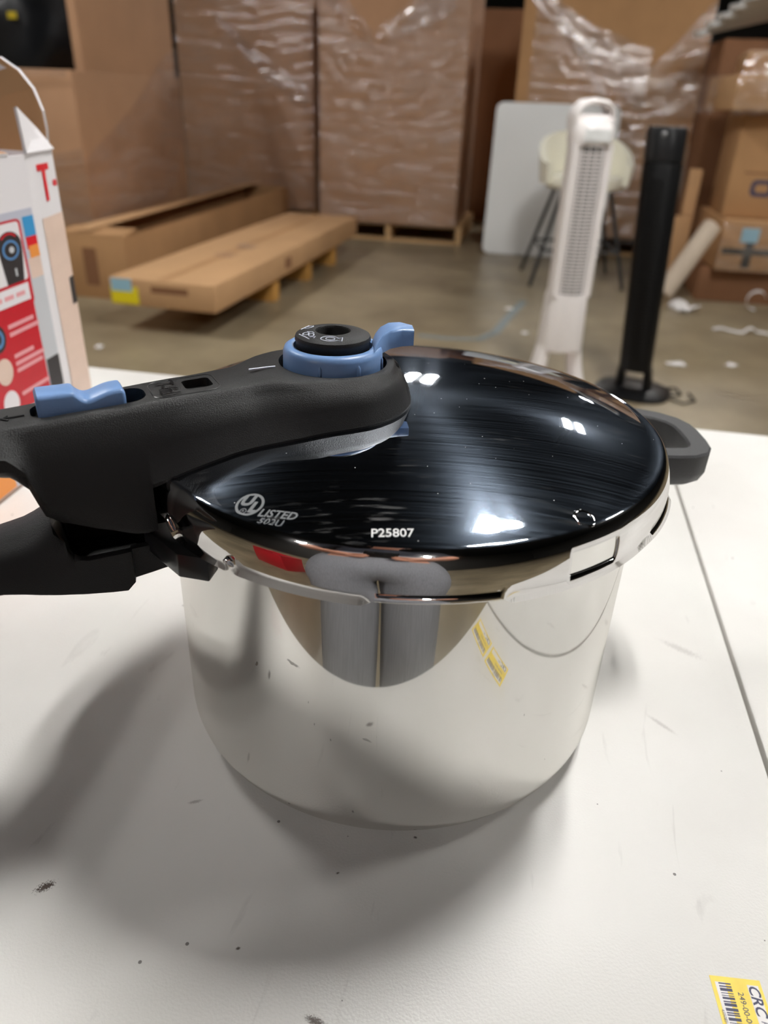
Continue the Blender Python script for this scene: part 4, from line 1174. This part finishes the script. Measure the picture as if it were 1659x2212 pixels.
for sx in (-1, 1):
    tower(wf, 'grille_edge', [(0.395, 0.016, 0.02, sx*0.056, -0.032), (0.92, 0.016, 0.02, sx*0.054, -0.030)], M_WHITEPL, 12)
tower(wf, 'head', [(0.915, 0.067, 0.070, 0, 0), (0.93, 0.069, 0.072, 0, 0), (0.975, 0.068, 0.070, 0, 0.002), (1.006, 0.060, 0.050, 0, 0.014), (1.012, 0.056, 0.044, 0, 0.016)], M_WHITEPL)
tower(wf, 'control_panel', [(0.930, 0.045, 0.012, 0, -0.064), (0.968, 0.043, 0.012, 0, -0.061)], M_BOARD, 12)
# carrying handle: an arch over the head
ah = [(-0.058, 0.012, 0.965), (-0.060, 0.014, 1.000), (-0.054, 0.010, 1.030), (-0.034, 0.008, 1.047), (0.0, 0.008, 1.053), (0.034, 0.008, 1.047), (0.054, 0.010, 1.030), (0.060, 0.014, 1.000), (0.058, 0.012, 0.965)]
secs = []
for (p, t, _, _) in frames([Vector(q) for q in ah]):
    y = Vector((0, 1, 0)); n_ = t.cross(y).normalized()
    secs.append([p+y*0.045*c_+n_*0.011*s_ for c_, s_ in [(math.cos(2*PI*k/14), math.sin(2*PI*k/14)) for k in range(14)]])
part('carry_handle', add_loft(bmesh.new(), secs), M_WHITEPL, wf, 60)
for sx in (-1, 1):
    tower(wf, 'stand_leg', [(0.0, 0.030, 0.055, sx*0.092, 0), (0.05, 0.026, 0.05, sx*0.082, 0), (0.12, 0.022, 0.045, sx*0.068, 0), (0.21, 0.020, 0.045, sx*0.055, 0)], M_WHITEPL, 16)
tower(wf, 'base', [(0.0, 0.150, 0.150, 0, 0), (0.012, 0.150, 0.150, 0, 0), (0.026, 0.130, 0.130, 0, 0)], M_WHITEPL, 36)

wf.scale = (1.1, 1.1, 1.0)

# ================================================================== BLACK TOWER FAN
bf = thing('tower_fan', 'black tower fan on a round base with its cord on the floor', 'fan', W(0.520, 2.785, FLOOR), WA+R(-14))
lean = lambda z: -0.062*z/0.98
tower(bf, 'column', [(0.10, 0.064, 0.064, lean(0.10), 0), (0.86, 0.070, 0.068, lean(0.86), 0), (0.87, 0.066, 0.064, lean(0.87), 0)], M_FANBLK, 32)
tower(bf, 'head', [(0.872, 0.0705, 0.069, lean(0.87), 0), (0.965, 0.071, 0.070, lean(0.965), 0), (0.982, 0.064, 0.063, lean(0.98), 0)], M_BLACK2, 32)
part('power_button', add_lathe(bmesh.new(), [(0, 0.006), (0.006, 0.006), (0.009, 0.004), (0.009, 0.0)], 20), M_LEG, bf, 50, loc=(lean(0.96), -0.068, 0.958), rot=(R(80), 0, 0))
for k in range(46):
    z = 0.16+k*0.0145
    r0 = 0.0665+0.004*(z/0.9)
    part('grille_slat', add_tube(bmesh.new(), [(lean(z)+r0*math.cos(R(a)), r0*math.sin(R(a)), z) for a in range(205, 336, 13)], 0.0022, 5), M_FANBLK, bf, 60)
for sx in (-1, 1):
    tower(bf, 'stand_leg', [(0.015, 0.020, 0.050, sx*0.058, 0), (0.11, 0.016, 0.045, sx*0.050+lean(0.1), 0)], M_FANBLK, 14)
tower(bf, 'base', [(0.0, 0.150, 0.140, 0, 0), (0.012, 0.152, 0.142, 0, 0), (0.03, 0.11, 0.10, 0, 0)], M_FANBLK, 40)
cp = [(0.08, 0.02, 0.02), (0.15, 0.0, 0.008), (0.19, 0.05, 0.006), (0.16, 0.12, 0.006), (0.10, 0.10, 0.006), (0.13, -0.02, 0.006), (0.21, -0.06, 0.006), (0.25, 0.0, 0.006), (0.21, 0.10, 0.006)]
bm = bmesh.new(); pp = []
for i in range(len(cp)-1):
    for k in range(6):
        q = k/6; pp.append(Vector(cp[i]).lerp(Vector(cp[i+1]), q))
add_tube(bm, pp, 0.004, 6); part('power_cord', bm, M_FANBLK, bf, 60)

# ================================================================== JUMBLE ON THE RIGHT
def cart(name, label, a0, a1, b0, b1, z0, z1, m, rot=0.0, cat='carton', group='jumbled cartons on the right'):
    t = thing(name, label, cat, W((a0+a1)/2, (b0+b1)/2, z0), WA+R(rot), group)
    w, d, h = (a1-a0)/2, (b1-b0)/2, z1-z0
    boxp('body', (-w, w, -d, d, 0, h), m, t, 0.006)
    return t, w, d, h
dp, w_, d_, h_ = cart('dark_crate', 'low dark brown crate under the taped carton at right', 1.06, 2.1, 4.68, 5.5, FLOOR, -0.545, M_CARD4)
t, w_, d_, h_ = cart('carton', 'carton with blue label and crossed black tape at right', 1.10, 1.80, 4.62, 5.3, -0.54, -0.255, M_CARD3, 3)
boxp('blue_label', (-0.24, -0.14, -d_-0.001, -d_, 0.165, 0.245), M_LABELB, t)
boxp('black_tape', (-0.33, 0.34, -d_-0.0016, -d_-0.001, 0.095, 0.13), M_TAPE, t); boxp('black_tape', (-0.205, -0.155, -d_-0.002, -d_-0.0016, 0.02, 0.165), M_TAPE, t)
wrap_sheet(t, 2*w_, const(h_), const(0.0), y=-d_-0.006, amp=0.008, seed=21, nu=24, nv=24)
t, w_, d_, h_ = cart('carton', 'brown carton with dark square emblem stacked at right edge', 1.13, 1.75, 4.72, 5.3, -0.25, 0.30, M_CARD3, -3)
em = [(x, z) for x, z in rrect(-0.10, 0.06, 0.10, 0.20, 0.03)]
bm = bmesh.new()
oo = [bm.verts.new((x, -d_-0.001, z)) for x, z in rrect(-0.185, -0.06, 0.115, 0.205, 0.03)]; ii = [bm.verts.new((x, -d_-0.001, z)) for x, z in rrect(-0.160, -0.085, 0.137, 0.183, 0.015)]
for k in range(len(oo)): bm.faces.new((oo[k], oo[(k+1)%len(oo)], ii[(k+1)%len(oo)], ii[k]))
part('printed_emblem', bm, M_INK, t)
boxp('printed_line', (-0.235, 0.1, -d_-0.001, -d_, 0.235, 0.245), M_CARD4, t)
t, w_, d_, h_ = cart('carton', 'film-wrapped carton on top of the stack at right edge', 0.985, 1.65, 4.62, 5.2, 0.305, 0.475, M_CARD2, 5)
wrap_sheet(t, 2*w_, const(h_+0.01), const(-0.02), y=-d_-0.008, amp=0.014, seed=22, nu=24, nv=24)
wrap_sheet(t, 2*w_, const(h_+0.01), const(-0.02), side=-1, d=2*d_, amp=0.014, seed=23, nu=24, nv=24)
t, w_, d_, h_ = cart('carton', 'crumpled wrapped carton above the film-wrapped one at right edge', 1.10, 1.7, 4.8, 5.3, 0.48, 0.60, M_CARD2, -6)
wrap_sheet(t, 2*w_, const(h_), const(0.0), y=-d_-0.008, amp=0.014, seed=24, nu=24, nv=24)
t, w_, d_, h_ = cart('carton', 'tall dark brown carton behind the stack at right', 1.06, 1.72, 5.52, 6.05, FLOOR, 0.70, M_CARD4, 0)
for k in range(5):
    o = thing('trim_strip', ['lowest', 'second lowest', 'middle', 'second highest', 'topmost'][k]+' white trim strip of the bundle at the upper right corner', 'trim strip', W(1.22, 5.66-0.075*k, 0.785+0.03*k), WA+R(10), 'white trim strips')
    o.rotation_euler = (0, R(-13), WA+R(10+3*k))
    boxp('strip', (-0.34+0.05*k, 0.40, -0.05, 0.05, 0.0, 0.034), M_BOARD, o, 0.003)
t, w_, d_, h_ = cart('small_carton', 'small light tan carton standing behind the foam roll', 0.88, 1.00, 5.0, 5.1, FLOOR, -0.30, M_CARD2, 10)
t, w_, d_, h_ = cart('small_carton', 'narrow tan carton leaning in the gap by the black fan', 0.96, 1.035, 5.15, 5.23, FLOOR, -0.03, M_CARD2, 0)
fr = thing('foam_roll', 'beige foam roll leaning diagonally beside the black tower fan', 'foam roll', W(0.845, 4.52, FLOOR), WA)
part('roll_body', add_tube(bmesh.new(), [(0.0, 0, 0.060), (0.004, 0.0, 0.064), (0.20, 0.05, 0.45), (0.206, 0.051, 0.462), (0.21, 0.052, 0.468)], [0.04, 0.058, 0.054, 0.046, 0.02], 20), M_FOAM, fr, 50)
# scraps on the floor
def scrap(name, label, a, b, w, d, rot, h=0.012, m=None):
    bm = add_grid(bmesh.new(), lambda u, v: ((u-0.5)*w*(1+0.25*noise.noise(Vector((v*3, a, 0)))), (v-0.5)*d*(1+0.25*noise.noise(Vector((u*3, b, 1)))), 0.0015+h*abs(noise.noise(Vector((u*2.3+a, v*2.3+b, 2))))), 8, 8)
    o = part(name, bm, m or M_PAPER, None, 60, W(a, b, FLOOR), (0, 0, WA+R(rot)))
    s_ = o.modifiers.new('thickness', 'SOLIDIFY'); s_.thickness = 0.001
    return tag(o, label, 'paper scrap', 'scraps on the floor')
scrap('paper_scrap', 'crumpled white paper lying below the foam roll', 0.95, 4.38, 0.11, 0.16, 30, 0.07)
scrap('paper_scrap', 'white paper scrap on the floor right of the black fan', 0.757, 3.235, 0.085, 0.05, 5)
scrap('paper_scrap', 'small white paper scrap farthest right on the floor', 1.015, 3.295, 0.05, 0.04, 40)
scrap('paper_scrap', 'tiny white paper scrap on the floor by the open carton', -1.849, 2.69, 0.03, 0.05, 10)
scrap('paper_scrap', 'tiny white scrap on the floor left of the stool legs', -0.06, 4.05, 0.04, 0.03, 20)
scrap('paper_scrap', 'small white scrap between the white fan and the blue floor tape', 0.05, 3.55, 0.03, 0.03, 60)
scrap('paper_scrap', 'white scrap on the floor between the two tower fans', 0.36, 4.35, 0.035, 0.03, 15)
# curled packing strips
def curl(label, pts, wdt):
    bm = bmesh.new()
    rows_ = []
    for (x, y, z) in pts: rows_.append((bm.verts.new((x, y, z)), bm.verts.new((x, y+wdt, z+0.004))))
    for (a, b), (c, d) in zip(rows_, rows_[1:]): bm.faces.new((a, b, d, c))
    o = part('packing_strip', bm, M_PAPER, None, 60, W(1.044, 3.926, FLOOR), (0, 0, WA))
    s_ = o.modifiers.new('thickness', 'SOLIDIFY'); s_.thickness = 0.0015
    return tag(o, label, 'packing strip', 'curled packing strips')
curl('long curly white packing strip on the floor at right', [(k*0.012, 0.02*math.sin(k*0.4), 0.004+0.022*max(0.0, math.sin(k*0.5))*min(1, k/14)) for k in range(38)], 0.03)
curl('short curled white packing strip by the dark crate', [(0.33+0.055*math.cos(R(a)), 0.55, 0.062+0.055*math.sin(R(a))) for a in range(20, 290, 15)], 0.025)
# faded tape line on the floor
bm = bmesh.new()
tp = [(0.02, 4.28), (-0.056, 3.82), (-0.10, 3.52), (-0.17, 3.36), (-0.33, 3.33), (-0.48, 3.34)]
prev = None
for i, (a, b) in enumerate(tp):
    d = Vector(tp[min(i+1, len(tp)-1)])-Vector(tp[max(i-1, 0)]); d.normalize(); n_ = Vector((d.y, -d.x))*0.024
    cur_ = (bm.verts.new((a-n_.x, b-n_.y, 0.001)), bm.verts.new((a+n_.x, b+n_.y, 0.001)))
    if prev: bm.faces.new((prev[0], prev[1], cur_[1], cur_[0]))
    prev = cur_
tag(part('floor_tape', bm, M_TAPEFLOOR, None, None, (0, 0, FLOOR), (0, 0, WA)), 'faded grey blue tape line on the concrete floor', 'tape')

# ================================================================== PHOTOGRAPHER (seen mirrored in the steel)
def person():
    t = thing('person', 'person in light grey jeans and dark shirt photographing the cooker', 'person', W(0.02, -0.43, FLOOR), WA)
    V = {}; E = []; Rd = []
    names = []
    KIND = {'pel': 0, 'hip': 0, 'th': 0, 'kn': 0, 'ca': 0, 'an': 0, 'ft': 3, 'to': 3, 'waist': 1, 'chest': 1, 'neckb': 1, 'sh': 1, 'ua': 1}
    def v(n, x, y, z, rx, ry=None):
        names.append(n); V[n] = (x, y, z); Rd.append((rx, ry or rx))
    v('pel', 0, -0.02, 0.93, 0.155, 0.115); v('waist', 0, -0.11, 1.10, 0.145, 0.105); v('chest', 0, -0.15, 1.30, 0.165, 0.12)
    v('neckb', 0, -0.13, 1.47, 0.075, 0.07); v('neck', 0, -0.04, 1.535, 0.055); v('jaw', 0, 0.065, 1.585, 0.062, 0.075); v('skull', 0, 0.055, 1.665, 0.078, 0.092); v('crown', 0, 0.045, 1.725, 0.058, 0.068)
    E.extend([('pel', 'waist'), ('waist', 'chest'), ('chest', 'neckb'), ('neckb', 'neck'), ('neck', 'jaw'), ('jaw', 'skull'), ('skull', 'crown')])
    for sx, k in ((-1, 'l'), (1, 'r')):
        v('hip'+k, sx*0.098, -0.01, 0.85, 0.105, 0.10); v('th'+k, sx*0.090, 0.015, 0.66, 0.112, 0.10); v('kn'+k, sx*0.084, 0.01, 0.46, 0.076); v('ca'+k, sx*0.12, -0.01, 0.33, 0.062); v('an'+k, sx*0.135, 0.0, 0.10, 0.048); v('ft'+k, sx*0.14, 0.03, 0.042, 0.042, 0.04); v('to'+k, sx*0.16, 0.17, 0.036, 0.036, 0.034)
        v('sh'+k, sx*0.185, -0.15, 1.415, 0.065); v('ua'+k, sx*0.240, -0.17, 1.27, 0.052); v('el'+k, sx*0.27, -0.14, 1.11, 0.042); v('fa'+k, sx*0.20, -0.04, 1.055, 0.038); v('wr'+k, sx*0.112, 0.025, 1.015, 0.027)
        E.extend([('pel', 'hip'+k), ('hip'+k, 'th'+k), ('th'+k, 'kn'+k), ('kn'+k, 'ca'+k), ('ca'+k, 'an'+k), ('an'+k, 'ft'+k), ('ft'+k, 'to'+k), ('chest', 'sh'+k), ('sh'+k, 'ua'+k), ('ua'+k, 'el'+k), ('el'+k, 'fa'+k), ('fa'+k, 'wr'+k)])
        v('pa'+k, sx*0.074, 0.040, 1.000, 0.026, 0.020)
        E.append(('wr'+k, 'pa'+k))
        for f, (dz, ln) in enumerate(((0.022, 0.8), (0.008, 1.0), (-0.007, 0.95), (-0.020, 0.75))):
            v('f%d%s1' % (f, k), sx*0.058, 0.056, 0.995+dz, 0.0095); v('f%d%s2' % (f, k), sx*(0.054-0.020*ln), 0.070, 0.998+dz, 0.0088); v('f%d%s3' % (f, k), sx*(0.054-0.034*ln), 0.072, 1.000+dz, 0.0078)
            E.extend([('pa'+k, 'f%d%s1' % (f, k)), ('f%d%s1' % (f, k), 'f%d%s2' % (f, k)), ('f%d%s2' % (f, k), 'f%d%s3' % (f, k))])
        v('t'+k+'1', sx*0.058, 0.026, 1.020, 0.011); v('t'+k+'2', sx*0.038, 0.022, 1.034, 0.0095)
        E.extend([('pa'+k, 't'+k+'1'), ('t'+k+'1', 't'+k+'2')])
    me = bpy.data.meshes.new('body')
    idx = {n: i for i, n in enumerate(names)}
    me.from_pydata([V[n] for n in names], [(idx[a], idx[b]) for a, b in E], [])
    o = bpy.data.objects.new('body', me); COL.objects.link(o)
    sk_ = o.modifiers.new('skin', 'SKIN')
    if not me.skin_vertices: me.skin_vertices.new()
    for i, r_ in enumerate(Rd):
        me.skin_vertices[0].data[i].radius = r_
    me.skin_vertices[0].data[0].use_root = True
    o.modifiers.new('sub', 'SUBSURF').levels = 2
    bpy.context.view_layer.update()
    me2 = bpy.data.meshes.new_from_object(o.evaluated_get(bpy.context.evaluated_depsgraph_get()))
    bpy.data.objects.remove(o); bpy.data.meshes.remove(me)
    me2.materials.clear()
    for m in (M_JEANS, M_SHIRT, M_SKIN, M_SHOE): me2.materials.append(m)
    def kind_of(n):
        for q in (n, n[:-1]):
            if q in KIND: return KIND[q]
        return 2
    pts_ = [(Vector(V[n]), Vector((r_[0], r_[1], max(r_))), kind_of(n)) for n, r_ in zip(names, Rd)]
    mids = []
    for a_, b_ in E:
        ia, ib = idx[a_], idx[b_]
        for q in (0.33, 0.5, 0.67):
            k_ = kind_of(a_) if q < 0.6 else kind_of(b_)
            mids.append((pts_[ia][0].lerp(pts_[ib][0], q), pts_[ia][1]*(1-q)+pts_[ib][1]*q, k_))
    pts_ += mids
    hand_ = [w_ for w_ in pts_ if w_[2] == 2 and w_[0].z < 1.08]
    for p in me2.polygons:
        p.use_smooth = True
        c = p.center
        def fit_(w_):
            d_ = w_[0]-c
            return (math.sqrt((d_.x/w_[1].x)**2+(d_.y/w_[1].y)**2+(d_.z/w_[1].z)**2)-1)*min(w_[1])
        p.material_index = min(pts_, key=fit_)[2]
        if c.z > 0.9 and any((w_[0]-c).length < 1.2*max(w_[1]) for w_ in hand_): p.material_index = 2
    b = link('body', me2, None, t)
    # face and hair
    bm = bmesh.new(); bmesh.ops.create_icosphere(bm, subdivisions=3, radius=1)
    for vv in bm.verts:
        c = vv.co; c.x *= 0.088; c.y *= 0.104; c.z *= 0.095
        if c.y > 0.03 and c.z < 0.035: c.y = 0.03
        if c.z < -0.03: c.z = -0.03
        vv.co = c + Vector((0, 0.045, 1.685))
    part('hair', bm, M_HAIR, t, 60)
    for sx in (-1, 1):
        bm = bmesh.new(); bmesh.ops.create_icosphere(bm, subdivisions=2, radius=0.0085); ey = part('eye', bm, M_BOXW, t, 60, (sx*0.030, 0.131, 1.655))
        bm = bmesh.new(); bmesh.ops.create_icosphere(bm, subdivisions=2, radius=0.0058); part('iris', bm, M_HAIR, ey, 60, (0, 0.0052, -0.001))
        bm = bmesh.new(); bmesh.ops.create_icosphere(bm, subdivisions=2, radius=1); 
        for vv in bm.verts: vv.co = Vector((vv.co.x*0.010, vv.co.y*0.018, vv.co.z*0.030))
        part('ear', bm, M_SKIN, t, 60, (sx*0.082, 0.05, 1.648))
    part('nose', add_loft(bmesh.new(), [[Vector((w*math.cos(2*PI*k/8), y+0.012*math.sin(2*PI*k/8), z)) for k in range(8)] for z, w, y in ((1.665, 0.006, 0.142), (1.635, 0.011, 0.152), (1.618, 0.015, 0.156), (1.612, 0.010, 0.148))]), M_SKIN, t, 60)
    part('mouth', add_tube(bmesh.new(), [(-0.024, 0.128, 1.588), (0, 0.139, 1.586), (0.024, 0.128, 1.588)], [0.003, 0.006, 0.003], 8), M_REDTOTE, t, 60)
person()
ph = thing('phone', 'dark phone held up by the person in grey jeans', 'phone', W(0.02, -0.388, 0.255), WA)
o = boxp('phone_body', (-0.037, 0.037, -0.004, 0.004, -0.040, 0.106), M_FANBLK, ph, 0.003); o.rotation_euler = (R(-29), 0, 0)
for k in range(3):
    q = part('camera_lens', add_lathe(bmesh.new(), [(0, 0.003), (0.006, 0.003), (0.0075, 0.002), (0.0075, 0)], 20), M_BLACK2, o, 50, loc=((-0.022, 0.0, -0.022)[k], 0.004, (0.098, 0.088, 0.076)[k]), rot=(R(-90), 0, 0))
# red tote on the floor to the person's left
rt_ = thing('storage_tote', 'red plastic storage tote standing behind the table at the photographer side', 'tote', W(-1.15, -1.55, FLOOR), WA+R(8))
for dims in ((-0.28, 0.28, -0.2, -0.192, 0, 0.6), (-0.28, 0.28, 0.192, 0.2, 0, 0.6), (-0.28, -0.272, -0.192, 0.192, 0, 0.6), (0.272, 0.28, -0.192, 0.192, 0, 0.6)):
    boxp('tote_wall', dims, M_REDTOTE, rt_, 0.002)
boxp('tote_floor', (-0.272, 0.272, -0.192, 0.192, 0, 0.01), M_REDTOTE, rt_)
part('tote_rim', add_tube(bmesh.new(), [(x, y, 0.6) for x, y in rrect(-0.285, 0.285, -0.205, 0.205, 0.03)], 0.012, 8, closed=True), M_REDTOTE, rt_, 60)
